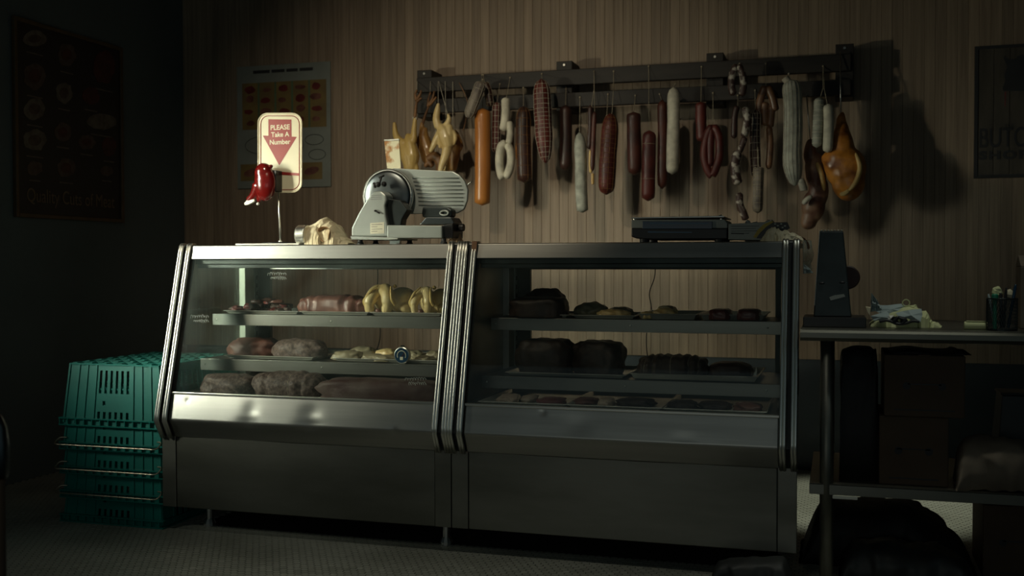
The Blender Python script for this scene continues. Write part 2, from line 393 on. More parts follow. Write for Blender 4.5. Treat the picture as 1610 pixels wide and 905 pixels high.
def display_case(x0, x1, label, lowz, glass, dents, left):
    t = thing('display_case', label, 'display case', ((x0+x1)/2, (YK+YB)/2, 0), 'sloped-front refrigerated display cases')
    a, b = x0+PW, x1-PW
    yp = 3.668
    # base
    MB().box(x0+.01, x1-.036, yp+.012, YB, .1, .50).build('base_cabinet', MT['darkframe'], t)
    MB().box(x0+.066, x1-.066, yp, yp+.012, .1, .385).build('base_panel', MT['steel_dirty'], t, bevel=.002)
    for c, d in ((x0+.0015, x0+.064), (x1-.064, x1-.0015)):
        MB().box(c, d, yp-.003, yp+.012, .1, .385).build('corner_strip', MT['steel_dirty'], t, bevel=.002)
    MB().box(x0+.002, x0+.01, yp+.012, YB, .1, 0.50).build('side_panel', MT['steel_dirty'], t)
    MB().box(x1-.036, x1-.028, yp+.012, YB, .1, .50).build('side_panel', MT['steel_dirty'], t)
    # bumper with dents
    zb = .556
    def bump(u, v):
        x = lerp(a, b, u)
        if v < .62: tt = v/.62; y = lerp(yg(zb), YK, tt); z = lerp(zb, ZK, tt)
        else: tt = (v-.62)/.38; y = lerp(YK, YE, tt); z = lerp(ZK, ZE, tt)
        d = 0
        for dx, dz, w, h, amp in dents: d += amp*math.exp(-((x-dx)/w)**2-((z-dz)/h)**2)
        d += .0016*noise.noise(Vector((x*5, 3, z*6)))
        return (x, y+d+.002, z)
    mb = MB(); mb.grid(bump, 150, 26); mb.build('bumper', MT['steel'], t, smooth=True, solid=.003)
    MB().box(a, b, yg(zb)-.004, yg(zb)+.012, zb-.004, zb+.006).build('bumper_edge', MT['chrome'], t, bevel=.002)
    # deck, top
    MB().box(a-.03, b+.03, yg(zb)+.012, YB-.02, .50, .548).build('deck', MT['steel'], t)
    MB().box(x0+.004, x1-.004, YT+.006, YB+.02, ZT-.018, ZT-.0005).build('top_panel', MT['steel'], t, bevel=.002)
    MB().prism([(a, YT, ZT-.003), (a, YT+.004, ZT), (a, YT+.02, ZT), (a, YT+.02, 1.087), (a, YT-.0135+.0, 1.087)], (b-a, 0, 0)).build('fascia', MT['steel'], t, bevel=.0015)
    MB().box(a, b, YT+.02, YT+.10, 1.066, 1.087).box(a, b, YT+.035, YT+.085, 1.05, 1.066).build('canopy_light', MT['darkframe'], t, bevel=.002)
    # glass
    z0, z1 = zb+.006, 1.088
    MB().prism([(a-.004, yg(z0)+.004, z0), (a-.004, yg(z1)+.004, z1), (a-.004, yg(z1)+.009, z1), (a-.004, yg(z0)+.009, z0)], (b-a+.008, 0, 0)).build('front_glass', glass, t)
    # ends
    for xe, s in ((x0+.022, 1), (x1-.027, -1)):
        solid_end = (left and s < 0) or (not left and s > 0)
        if solid_end:
            MB().prism([(xe, yg(.548)+.03, .548), (xe, yg(1.12)+.03, 1.12), (xe, YB-.13, 1.12), (xe, YB-.13, .548)], (.005, 0, 0)).build('end_panel', MT['steel_dirty'], t)
        else:
            MB().prism([(xe, yg(.548)+.03, .548), (xe, yg(1.12)+.03, 1.12), (xe, YB-.13, 1.12), (xe, YB-.13, .548)], (.005, 0, 0)).build('end_glass', GL_E, t)
        MB().box(min(xe, xe+.03*s), max(xe, xe+.03*s), YB-.135, YB-.06, .548, 1.12).build('rear_post', MT['paleframe'] if left and s > 0 else MT['steel'], t, bevel=.002)
        mb = MB(); sx = xe+.034*s
        mb.box(min(xe, sx), max(xe, sx), YB-.058, YB-.027, .56, 1.05)
        mb.build('shelf_standard', MT['cast'], t)
        MB().box(min(xe, sx+.004*s), max(xe, sx+.004*s), YB-.056, YB-.027, 1.05, 1.085).build('corner_bracket', MT['paleframe'] if left and s > 0 else MT['steel'], t)
        q = MB()
        for k in range(12): q.box(min(sx-.002, sx+.002), max(sx-.002, sx+.002), YB-.047, YB-.038, .6+k*.036, .618+k*.036)
        q.build('standard_slot', MT['rubber'], t)
    # rear frame
    MB().box(x0+.02, x0+.112, YB-.025, YB+.0, .548, ZT-.018).build('rear_frame', MT['darkframe'], t, bevel=.002)
    MB().box(x1-.11, x1-.02, YB-.025, YB+.0, .548, ZT-.018).build('rear_frame', MT['darkframe'], t, bevel=.002)
    MB().box(x0+.112, x1-.11, YB-.025, YB, 1.042, ZT-.018).build('rear_frame', MT['steel'] if left else MT['darkframe'], t, bevel=.002)
    MB().box(x0+.112, x1-.11, YB-.025, YB, .548, .575).build('rear_frame', MT['darkframe'], t, bevel=.002)
    # shelves
    for z, yf, xa, xb in ((.857, 3.93, a+.01, b-.006), (lowz, 3.86, a-.004, b-.006)):
        sh = MB().box(xa, xb, yf, YB-.06, z-.004, z).box(xa, xb, yf-.002, yf+.002, z-.046, z+.001).box(xa, xb, yf, yf+.012, z-.046, z-.043).build('shelf', MT['shelfsteel'], t, bevel=.001)
        for xx in (xa+.01, xb-.02):
            MB().prism([(xx, yf+.01, z-.01), (xx, YB-.04, z-.004), (xx, YB-.04, z-.07), (xx, yf+.1, z-.03)], (.004, 0, 0)).build('shelf_bracket', MT['steel'], sh)
        r = MB()
        for xx in (xa+.02, (xa+xb)/2, xb-.05): r.ell((xx, yf-.003, z-.022), (.0035, .002, .0035), 8, 6)
        r.build('rivet', MT['chrome'], sh, smooth=True)
    # posts, feet, screws
    post(x0, t); post(x1-PW, t)
    for xx in (x0+.13, x1-.07):
        yf_ = yp+(.13 if left else .42)
        MB().tube([(xx, yf_, .1), (xx, yf_, .03)], .014, 10).lathe((xx, yf_, 0), [(.026, 0), (.026, .012), (.018, .03)], 12).build('foot', MT['steel'], t, smooth=False)
    return t
A0, A1, B1 = -2.5816, -1.352, -.1275
dA = [(-2.17, .456, .045, .018, .006), (-2.165, .50, .03, .03, .0035), (-1.905, .456, .05, .02, .008), (-1.91, .50, .04, .03, .005), (-1.56, .452, .02, .014, .005), (-2.45, .53, .006, .006, .003)]
dB = [(-.87, .5, .05, .03, .002), (-.5, .47, .04, .02, .0015), (-1.0, .54, .01, .008, .003)]
caseA = display_case(A0, A1, 'left steel display case with brightly lit left edge, roasts and raw chickens inside', .675, GL_L, dA, True)
caseB = display_case(A1+.0005, B1, 'right steel display case with dark roasts and golden fillets inside', .640, GL_R, dB, False)
# rusty patch on the trim near the middle
MB().prism([P(741, 379, YT-.02)+Vector((0, .008, 0)), P(749, 379, YT-.02)+Vector((0, .008, 0)), P(747.5, 406, YT-.026)+Vector((0, .008, 0)), P(740, 407, YT-.026)+Vector((0, .008, 0))], (0, -.001, 0)).build('brown_tape', MT['tancase'], caseB)
# marker scribbles on the glass
def scribble(u, v, w, h, parent, rows=2, seed=1):
    rnd = random.Random(seed); q = MB()
    for r in range(rows):
        pts = []; n = 26; ox = r*w*.18
        for i in range(n):
            uu = u+ox+(w-ox)*i/(n-1); vv = v+h*(r+.5)/rows*1.0+(h/rows)*.5*math.sin(i*2.1+r)*rnd.uniform(.3, 1)
            p = P(uu+1.2*math.cos(i*2.1), vv, 3.7); y = yg(p.z)+.0025; p = P(uu+1.2*math.cos(i*2.1), vv, y); pts.append(p)
        q.tube(smooth_path(pts, 4), .0009, 4)
    q.build('marker_writing', MT['smear'], parent)
scribble(299, 494, 29, 14, caseA, 2, 1); scribble(420, 427, 30, 13, caseA, 2, 2); scribble(636, 592, 34, 14, caseA, 2, 3)
# power cords behind the cases
c1 = cable([Vector((P(592, 405, 4.38).x, 4.373, ZT-.008)), P(594, 430, 4.42), P(593, 470, 4.42), P(598, 520, 4.42), P(594, 545, 4.42), P(585, 560, 4.42), P(578, 575, 4.42), P(570, 640, 4.42)]); tag(c1, 'black power cord hanging behind the left display case', 'cord')
c2 = cable([Vector((P(1027, 400, 4.38).x, 4.373, ZT-.008)), P(1030, 430, 4.42), P(1021, 460, 4.42), P(1024, 485, 4.42), P(1017, 520, 4.42), P(1018, 560, 4.42), P(1030, 620, 4.42)]); tag(c2, 'black power cord hanging behind the right display case', 'cord')

# ------------------------------------------------------------ trays and meat inside the cases
SH = .857; LA = .675; LB = .640; DK = .548
def tray(u0_, u1_, v, yf, z, label, depth=.27, group='aluminium trays in the display cases', h=.014):
    x0 = P(u0_, v, yf).x; x1 = P(u1_, v, yf).x
    t = MB(); z += .0012; y0, y1 = yf, yf+depth; i = .014
    def ring(ins, zz): return [(x0+ins, y0+ins, zz), (x1-ins, y0+ins, zz), (x1-ins, y1-ins, zz), (x0+ins, y1-ins, zz)]
    v = ring(-.002, z+h-.002)+ring(0, z+h)+ring(.003, z+h)+ring(i, z+.0015)
    f = [(a*4+k, a*4+(k+1) % 4, a*4+4+(k+1) % 4, a*4+4+k) for a in range(3) for k in range(4)]+[(12, 13, 14, 15)]
    t.add(v, f); o = t.build('tray', MT['alu'], None, solid=.0012)
    tag(o, label, 'tray', group); return o
def loaf(name, label, cat, c, r, m, e=.8, amp=.06, ns=9, seed=0, ties=(), group=None, flat=.55, nu=56, nv=40, tie_r=.0016, rot=0, tmat=None, lump=3.0, droop=0):
    "irregular roast: superellipsoid long in X with noise; base flattened"
    cx, cy, cz = c; rx, ry, rz = r
    zmin = cz-rz*flat
    def sg(a, p): return math.copysign(abs(a)**p, a)
    def surf(s_, a, off=0):
        t = PI*s_; x = -rx*sg(math.cos(t), e); k = max(0, math.sin(t))**e
        g = 1
        for q in ties: g -= .15*math.exp(-((x/rx-q)/.05)**2)
        y = ry*k*g*sg(math.cos(a), e); z = rz*k*g*sg(math.sin(a), e)
        if droop: z -= droop*(x/rx)**2*rz
        n = noise.noise(Vector((x/rx*lump+seed, y/ry*lump*.7, z/rz*lump*.7)))*amp*2+noise.noise(Vector((x*ns*9+seed, y*ns*9, z*ns*9)))*amp*.18
        p = Vector((x, y, z))*(1+n); ln = p.length or 1; p = p*(1+off/ln)
        p.z = max(p.z, -rz*flat-.0*off)
        ca, sa = math.cos(rot), math.sin(rot)
        return Vector((cx+p.x*ca-p.y*sa, cy+p.x*sa+p.y*ca, cz+p.z))
    mb = MB(); base = 0
    for j in range(nv+1):
        for i in range(nu): mb.v.append(surf(j/nv, 2*PI*i/nu))
    for j in range(nv):
        for i in range(nu):
            q = (i+1) % nu; mb.f.append((j*nu+i, j*nu+q, (j+1)*nu+q, (j+1)*nu+i))
    if ties:
        t = thing(name, label, cat, (cx, cy, zmin), group); mb.build('meat', m, t, smooth=True)
        tw = MB()
        for q in ties:
            s_ = math.acos(max(-1, min(1, -math.copysign(abs(q)**(1/e), q))))/PI
            tw.tube([surf(s_, 2*PI*i/28, .0006) for i in range(28)], tie_r, 5, closed=True)
        tw.build('twine', tmat or MT['twine'], t, smooth=True); return t
    o = mb.build(name, m, None, smooth=True); return tag(o, label, cat, group)
def loafpx(name, label, cat, u0_, v0_, u1_, v1_, Y, zb, m, ry=None, **k):
    a = P(u0_, v1_, Y); b = P(u1_, v0_, Y); rx = (b.x-a.x)/2; top = b.z; fl_ = k.get('flat', .55)
    h = top-zb; rz = h/(1+fl_); ry = ry or min(rx, rz*1.25)
    return loaf(name, label, cat, ((a.x+b.x)/2, Y, zb+rz*fl_+.0003), (rx, ry, rz), m, **k)
G = 'tied and crusted roasts in the left case'
tz = .0035
# upper shelf, left case
tray(352, 468, 493, 3.945, SH, 'aluminium tray of dark meat scraps on the upper left shelf', .30)
tray(471, 579, 495, 3.945, SH, 'aluminium tray under the tied pork roast on the upper left shelf', .30)
tray(582, 694, 497, 3.945, SH, 'aluminium tray under the two raw chickens on the upper left shelf', .30)
# pile of dark offcuts: single pieces
rnd = random.Random(3); used = set()
for k in range(40):
    u = rnd.uniform(372, 462); y = rnd.uniform(4.0, 4.17); lay = k % 3
    hgt = max(0, 1-abs(u-425)/58)
    if lay*.5 > hgt+.15: lay = 0
    p = P(u, 485, y); z = SH+tz+lay*.016+.010
    m = [MT['darkmeat'], MT['rawred'], MT['crust'], MT['darkcase']][k % 4]
    pos = ['at the far left of', 'left of the middle of', 'right of the middle of', 'at the far right of'][min(3, int((u-372)/22.6))]
    lb_ = ['blackish', 'dark red', 'grey-brown', 'near-black brown'][k % 4]+' offcut '+pos+' the heap, '+('front' if y < 4.08 else 'back')+[' low', ' middle', ' top'][lay]+' layer'
    if lb_ in used: continue
    used.add(lb_)
    loaf('meat_offcut', lb_, 'meat', (p.x, y, z), (rnd.uniform(.018, .032), rnd.uniform(.014, .022), rnd.uniform(.010, .014)), m, amp=.22, seed=k*3.1, group='heap of dark meat offcuts', flat=.8, nu=18, nv=12, rot=rnd.uniform(0, 3))
for k, (uu, vv) in enumerate(((404, 474), (420, 471), (436, 474))):
    p = P(uu, vv, 4.02); loaf('meat_offcut', ['pinkish fatty strip at the left of the offcut heap', 'pinkish fatty strip in the middle of the offcut heap', 'pinkish fatty strip at the right of the offcut heap'][k], 'meat', tuple(p), (.026, .012, .008), MT['pork'], amp=.2, seed=k+50, group='pale strips on the offcut heap', nu=18, nv=12, flat=.8, rot=.2*k)
loafpx('pork_roast', 'long tied pork roast on the upper left shelf', 'meat', 472, 463, 582, 494, 4.06, SH+tz, MT['pork'], ry=.075, amp=.05, seed=4, ties=(-.72, -.42, -.14, .12, .45, .75), group=None, e=.7, tie_r=.0022, tmat=MT['rawred'])
# raw chickens sitting upright
def chicken(u0_, u1_, vtop, Y, zb, label):
    a = P(u0_, 490, Y); b = P(u1_, vtop, Y); w = b.x-a.x; h = b.z-zb; c = Vector(((a.x+b.x)/2, Y, zb))
    t = thing('raw_chicken', label, 'chicken', c, 'raw chickens on the upper left shelf')
    def C_(x, z, dy=0): return Vector((a.x+w*x, Y+dy, zb+h*z))
    q = MB()
    q.ell(C_(.68, .50, .035), (w*.29, w*.40, h*.47), 22, 16)
    q.ell(C_(.36, .46, .035), (w*.29, w*.34, h*.42), 20, 14)
    q.tube(smooth_path([C_(.40, .80), C_(.24, .84, -.02), C_(.15, .58, -.045), C_(.12, .30, -.05), C_(.14, .06, -.045)], 5), [w*x for x in [.10]*3+[.13]*6+[.125]*5+[.10]*5+[.08]*2], 14)
    q.tube(smooth_path([C_(.34, .82), C_(.44, .86, -.028), C_(.53, .62, -.05), C_(.53, .32, -.052), C_(.47, .08, -.045)], 5), [w*x for x in [.10]*3+[.14]*6+[.135]*5+[.11]*5+[.09]*2], 14)
    q.ell(C_(.84, .26, .0), (w*.15, w*.22, h*.24), 14, 10)
    for p_ in q.v: p_.z = max(p_.z, zb+.0005)
    q.build('body', MT['skinpale'], t, smooth=True, fuse=.0035, smooth_it=3)
    MB().tube(smooth_path([C_(.30, 1.02, -.045), C_(.16, .80, -.062), C_(.02, .50, -.052), C_(.03, .30, -.04)], 5), [.0035]*4+[.0055]*6+[.008]*6, 8).build('wing', MT['skin'], t, smooth=True)
    MB().tube(smooth_path([C_(.58, 1.0, -.04), C_(.64, .80, -.068), C_(.66, .55, -.068), C_(.70, .36, -.055)], 5), [.0035]*4+[.0055]*6+[.0075]*6, 8).build('wing', MT['skin'], t, smooth=True)
    MB().ell(C_(.34, .12, -.06), (.012, .010, .012), 12, 8).build('neck_stub', MT['pork'], t, smooth=True)
    MB().ell(C_(.60, 1.0, -.01), (.009, .010, .008), 10, 8).build('tail', MT['skin'], t, smooth=True)
    return t
chicken(580, 651, 450, 4.05, SH+tz, 'yellow raw chicken beside the tied pork roast')
chicken(652, 706, 452, 4.05, SH+tz, 'yellow raw chicken against the middle post')
# lower shelf, left case
tray(353, 492, 564, 3.885, LA, 'aluminium tray under two crusted roasts on the lower left shelf', .36)
tray(524, 697, 571, 3.885, LA, 'aluminium tray of chicken pieces on the lower left shelf', .36)
loafpx('roast', 'small brown roast with pink face on the lower left shelf', 'meat', 364, 531, 438, 562, 4.0, LA+tz, MT['pork'], ry=.07, amp=.08, seed=11, group=G, e=.75)
loafpx('roast', 'round grey-crusted roast at the right end of its lower left tray', 'meat', 433, 533, 512, 565, 3.98, LA+tz, MT['crust'], ry=.07, amp=.06, seed=12, group=G, e=.75, ties=(.1,))
cp = [(526, 568, 551, 570, 3.94, 'plump chicken piece at the left end of the lower tray', 'fillet'), (552, 590, 545, 560, 4.06, 'chicken piece with a pale tip behind the left one', 'fillet'),
      (571, 604, 556, 570, 3.95, 'shadowed chicken piece in the middle of the lower tray', 'fillet'), (594, 626, 548, 566, 4.05, 'chicken piece with a pale end left of the thermometer', 'skinpale'),
      (586, 622, 558, 571, 3.93, 'small knobbly chicken piece just left of the thermometer', 'fillet'), (640, 668, 551, 566, 4.06, 'chicken piece behind and right of the thermometer', 'fillet'),
      (655, 682, 559, 573, 3.94, 'small rounded chicken piece right of the thermometer', 'fillet'), (671, 697, 551, 572, 4.04, 'chicken piece beside the middle post on the lower tray', 'fillet')]
for k, (a, b, v0_, v1_, Y, lb, mm) in enumerate(cp): loafpx('chicken_piece', lb, 'chicken', a, v0_, b, v1_, Y, LA+tz, MT[mm], amp=.12, seed=20+k, group='chicken pieces on the lower left tray', nu=30, nv=20, ry=.045)
# thermometer
tc_ = P(632, 562, 3.872); t = thing('thermometer', 'round dial thermometer on the lower shelf of the left case', 'thermometer', (tc_.x, tc_.y, LA))
R_ = 13.2*S(632, 562, 3.87)
tc_.z = LA+R_+.001
MB().lathe(tc_+Vector((0, 0, 0)), [(R_*.9, -.004), (R_, -.002), (R_, .012), (R_*.9, .012)], 32, 'Y').build('case_ring', MT['chrome'], t, smooth=False)
MB().lathe(tc_+Vector((0, -.0046, 0)), [(R_*.88, 0), (R_*.88, .0008)], 32, 'Y').build('dial', MT['blue'], t)
q = MB(); q.tube([tc_+Vector((R_*.55*math.cos(a), -.0052, R_*.55*math.sin(a))) for a in [math.radians(d) for d in range(-30, 215, 12)]], .0016, 5)
q.box(tc_.x-.006, tc_.x+.006, tc_.y-.0056, tc_.y-.0046, tc_.z-.018, tc_.z-.006); q.build('dial_scale', MT['decal'], t)
MB().tube([tc_+Vector((.002, -.006, -.004)), tc_+Vector((.014, -.006, .012))], .0012, 5).build('needle', MT['red'], t)
MB().box(tc_.x-.006, tc_.x+.006, tc_.y, tc_.y+.01, tc_.z+R_, tc_.z+R_+.006).build('hanger', MT['darkframe'], t)
# deck, left case
loafpx('roast', 'rounded grey roast at the left end of the case floor', 'meat', 320, 588, 402, 620, 3.765, DK, MT['crust'], ry=.072, amp=.07, seed=31, group=G, e=.75)
loafpx('roast', 'large netted roast in the middle of the case floor', 'meat', 402, 584, 512, 624, 3.77, DK, MT['crust'], ry=.075, amp=.05, seed=32, group=G, e=.75, ties=(-.5, -.2, .15, .5))
loafpx('roast', 'long reddish roast along the right of the left case floor', 'meat', 507, 598, 697, 632, 3.765, DK, MT['crustred'], ry=.075, amp=.05, seed=33, group=G, e=.5)
loafpx('roast', 'dark roast behind the others on the left case floor', 'meat', 395, 579, 470, 600, 4.10, DK, MT['darkmeat'], ry=.075, amp=.05, seed=34, group=G, e=.7)
# upper shelf, right case
tray(800, 893, 495, 3.945, SH, 'aluminium tray under the dark bone-in slab in the right case', .30)
tray(899, 999, 498, 3.945, SH, 'aluminium tray of pale fish-like fillets in the right case', .30)
tray(1003, 1096, 501, 3.945, SH, 'aluminium tray of golden fillets in the right case', .30, h=.022)
tray(1100, 1203, 503, 3.945, SH, 'aluminium tray with two dark red meat blocks in the right case', .30, h=.022)
loafpx('meat_slab', 'dark slab of meat at the left of the upper right shelf', 'meat', 806, 467, 891, 490, 4.0, SH+tz, MT['darkmeat'], ry=.08, amp=.05, seed=41, e=.45)
loafpx('meat_slab', 'humped dark roast behind the dark slab in the right case', 'meat', 825, 453, 889, 486, 4.16, SH+tz, MT['darkcase'], ry=.06, amp=.06, seed=42, e=.8)
loafpx('fillet', 'peaked grey-green fillet on the pale fillet tray', 'meat', 903, 475, 958, 496, 4.06, SH+tz, MT['fillet'], ry=.07, amp=.08, seed=43, e=1.0, group='pale fillets')
loafpx('fillet', 'pale buttery fillet at the right of the pale fillet tray', 'meat', 938, 486, 992, 497, 3.99, SH+tz, MT['cutlet'], ry=.03, amp=.08, seed=44, e=.9, group='pale fillets')
loafpx('fillet', 'dull fillet at the back of the pale fillet tray', 'meat', 955, 482, 996, 494, 4.13, SH+tz, MT['fillet'], ry=.05, amp=.08, seed=47, e=.8, group='pale fillets')
loafpx('fillet', 'bright golden fillet in the middle of its tray', 'meat', 1026, 484, 1067, 500, 3.99, SH+tz, MT['cutlet'], ry=.035, amp=.07, seed=45, e=.8, group='golden fillets')
loafpx('fillet', 'golden fillet tip at the left of its tray', 'meat', 1006, 489, 1031, 499, 3.98, SH+tz, MT['cutlet'], ry=.03, amp=.07, seed=46, e=.9, group='golden fillets')
loafpx('fillet', 'dull tan fillet behind the bright golden one', 'meat', 1032, 480, 1064, 493, 4.10, SH+tz, MT['fillet'], ry=.05, amp=.05, seed=48, e=.7, group='golden fillets')
loafpx('meat_slab', 'left dark red meat block on the rightmost upper tray', 'meat', 1116, 485, 1151, 502, 4.0, SH+tz, MT['rawred'], ry=.07, amp=.04, seed=49, e=.5, group='dark red meat blocks')
loafpx('meat_slab', 'right dark red meat block on the rightmost upper tray', 'meat', 1160, 485, 1197, 503, 4.0, SH+tz, MT['rawred'], ry=.07, amp=.04, seed=50, e=.5, group='dark red meat blocks')
# lower shelf, right case
tray(795, 982, 591, 3.885, LB, 'aluminium tray under two tall dark roasts in the right case', .36)
tray(990, 1192, 598, 3.885, LB, 'aluminium tray under the tied dark roast in the right case', .36, h=.022)
loafpx('roast', 'tall dark roast at the left of the lower right shelf', 'meat', 816, 533, 903, 588, 4.02, LB+tz, MT['darkmeat'], ry=.09, amp=.06, seed=61, e=.5, group='dark roasts in the right case', flat=.8)
loafpx('roast', 'tall dark roast, second from the left on the lower right shelf', 'meat', 905, 536, 981, 590, 4.02, LB+tz, MT['darkmeat'], ry=.09, amp=.06, seed=62, e=.5, group='dark roasts in the right case', flat=.8)
loafpx('roast', 'dark roast tied with twine on the lower right shelf', 'meat', 1003, 557, 1114, 596, 4.0, LB+tz, MT['darkmeat'], ry=.08, amp=.05, seed=63, e=.7, ties=(-.75, -.5, -.25, 0, .25, .5, .75), group='dark roasts in the right case')
loafpx('roast', 'smooth black roast beside the white tag on the lower right shelf', 'meat', 1114, 569, 1184, 598, 4.0, LB+tz, MT['darkcase'], ry=.07, amp=.04, seed=64, e=.7, group='dark roasts in the right case')
p = P(1187, 585, 3.91); o = MB().prism([p+Vector((-.006, 0, -.012)), p+Vector((.004, 0, -.014)), p+Vector((.008, 0, .004)), p+Vector((.004, 0, .02)), p+Vector((.001, 0, .004)), p+Vector((-.002, 0, 0))], (0, .002, 0)).build('price_tag', MT['board']); tag(o, 'small white tag at the right end of the lower right tray', 'tag')
# deck, right case
tray(752, 890, 634, 3.71, DK, 'left low tray on the right case floor', .42)
tray(892, 1040, 639, 3.71, DK, 'second low tray on the right case floor', .42)
tray(1043, 1205, 645, 3.71, DK, 'rightmost low tray on the right case floor', .42)
dk = [(785, 815, 620, 632, 'fat', 'pale-fat steak at the left of the right case floor'), (822, 843, 621, 633, 'fat', 'small pale-fat steak, second on the right case floor'), (846, 888, 625, 636, 'rawred', 'dark red steak, third on the right case floor'),
      (903, 940, 626, 637, 'pork', 'pinkish steak left of the glass crack'), (942, 965, 626, 638, 'fat', 'small pale steak, fifth on the right case floor'), (970, 1030, 627, 641, 'darkmeat', 'wide dark steak in the middle of the right case floor'),
      (1052, 1095, 630, 643, 'darkmeat', 'dark steak right of the middle on the right case floor'), (1100, 1150, 632, 645, 'darkmeat', 'dark steak, second from the right on the case floor'), (1154, 1198, 634, 647, 'pork', 'brownish steak at the right end of the case floor')]
for k, (a, b, v0_, v1_, mm, lb) in enumerate(dk): loafpx('steak', lb, 'meat', a, v0_, b, v1_, 3.80+.05*(k % 2), DK+tz, MT[mm], ry=.06, amp=.12, seed=70+k, e=.7, group='steaks on the right case floor', nu=30, nv=18)

# ------------------------------------------------------------ crates
def crate(z, label, bail, top):
    x0, x1, y0, y1 = -3.075, -2.60, 3.69, 4.30
    H = .255; ins = .022
    t = thing('crate', label, 'crate', ((x0+x1)/2, (y0+y1)/2, z), 'teal crates stacked beside the left case')
    def wall(p0, p1, nx, holes, ribs):
        "tapered slotted wall from p0 to p1 (bottom line), leaning in"
        q = MB(); p0 = Vector(p0); p1 = Vector(p1); d = (p1-p0); L = d.length; d.normalize(); inn = Vector((-d.y, d.x, 0))
        def pt(s, h, o): 
            f_ = h/H; s2 = lerp(s, L/2+(s-L/2)*(1-2*ins/L), f_)
            return p0+d*s2+inn*(ins*f_+o)+Vector((0, 0, h))
        ss = sorted({0, L}|{a for h_ in holes for a in h_[:2]}); hs = sorted({.0, H}|{b for h_ in holes for b in h_[2:]})
        for i in range(len(ss)-1):
            for j in range(len(hs)-1):
                cs, ch = (ss[i]+ss[i+1])/2, (hs[j]+hs[j+1])/2
                if any(a < cs < b and c < ch < e for a, b, c, e in holes): continue
                v = [pt(ss[a], hs[b], o_) for o_ in (0, .004) for b in (j, j+1) for a in (i, i+1)]
                q.add(v, [(0,1,3,2),(4,6,7,5),(0,4,5,1),(2,3,7,6),(0,2,6,4),(1,5,7,3)])
        for s in ribs:
            v = [pt(s+a*.004, b, o_) for o_ in (-.004, .001) for b in (.012, H) for a in (-1, 1)]
            q.add(v, [(0,1,3,2),(4,6,7,5),(0,4,5,1),(2,3,7,6),(0,2,6,4),(1,5,7,3)])
        return q
    W = x1-x0; D = y1-y0
    holes = []
    for k in range(6):
        s = .165+k*.028
        holes += [(s, s+.013, .135, .228), (s, s+.013, .022, .060)]
    holes += [(.188, .202, .087, .104)]
    q = wall((x0, y0, z), (x1, y0, z), 0, holes, [.004, .055, .10, .148, .34, .385, .43, W-.004]); q.build('front_wall', MT['teal'], t)
    sh = []
    for k in range(10):
        s = .10+k*.04; sh += [(s, s+.02, .13, .22), (s, s+.02, .03, .08)]
    wall((x0, y1, z), (x0, y0, z), 0, sh, [.004, .08, .30, .53, D-.004]).build('side_wall', MT['teal'], t)
    wall((x1, y0, z), (x1, y1, z), 0, sh, [.004, .08, .30, .53, D-.004]).build('side_wall', MT['teal'], t)
    wall((x1, y1, z), (x0, y1, z), 0, [], [.1, .2, .3, .4]).build('rear_wall', MT['teal'], t)
    # rim
    r = MB()
    for a in (0, .028):
        r.box(x0-.012, x1+.012, y0-.012, y0+.002, z+a, z+a+.005).box(x0-.012, x1+.012, y1-.002, y1+.012, z+a, z+a+.005)
        r.box(x0-.012, x0+.002, y0+.002, y1-.002, z+a, z+a+.005).box(x1-.002, x1+.012, y0+.002, y1-.002, z+a, z+a+.005)
    for k in range(13): r.box(x0-.010+k*.0395, x0-.006+k*.0395, y0-.011, y0+.0, z+.005, z+.028)
    for k in range(16): r.box(x0-.011, x0, y0+k*.04, y0+k*.04+.004, z+.005, z+.028)
    r.build('rim', MT['teal'], t)
    if True:    # lattice bottom facing up
        g = MB(); a0, a1, b0, b1 = x0+ins, x1-ins, y0+ins, y1-ins; zt = z+H
        n1 = 12
        for k in range(n1+1):
            x = lerp(a0, a1, k/n1); g.box(x-.0045, x+.0045, b0, b1, zt-.006, zt)
        for k in range(16):
            y = lerp(b0, b1, k/15); g.box(a0, a1, y-.0045, y+.0045, zt-.006, zt+.0006)
        for k in range(0, n1, 2):
            for j in range(0, 15, 2): 
                x = lerp(a0, a1, (k+.5)/n1); y = lerp(b0, b1, (j+.5)/15); g.box(x-.012, x+.012, y-.012, y+.012, zt-.004, zt+.003)
        g.build('lattice_bottom', MT['teal'], t)
    if bail:
        zb = z+.028; yb = y0-.045
        pts = [(x0+.02, y0+.0, zb+.02), (x0-.005, y0-.012, zb+.02), (x0-.012, yb+.012, zb+.004), (x0+.004, yb, zb-.002), (x0+.06, yb, zb-.002), (x1-.06, yb, zb-.002), (x1-.01, yb, zb-.002), (x1+.006, yb+.012, zb+.004), (x1+.006, y0-.012, zb+.02), (x1-.02, y0, zb+.02)]
        MB().tube(smooth_path(pts, 4), .0030, 8).build('bail_handle', MT['wire'], t, smooth=True)
    return t
cl = ['lowest teal crate of the stack, rim on the tiled floor', 'second teal crate from the floor with wire handle', 'middle teal crate of the stack with wire handle', 'second teal crate from the top with wire handle', 'topmost teal crate, upside down with lattice bottom up']
for k in range(5): crate(.002+.1*k if k else .0022, cl[k], k in (1, 2, 3), k == 4)

# ------------------------------------------------------------ things on top of the cases
TOP = ZT
def base_z(o): return o
# cutting board
a = P(372, 381, 3.86); b = P(472, 381, 3.86)
o = MB().box(a.x, b.x, 3.85, 4.15, TOP, TOP+.007).build('cutting_board', MT['board'], None, bevel=.002); tag(o, 'thin white cutting board under the number dispenser stand', 'cutting board')
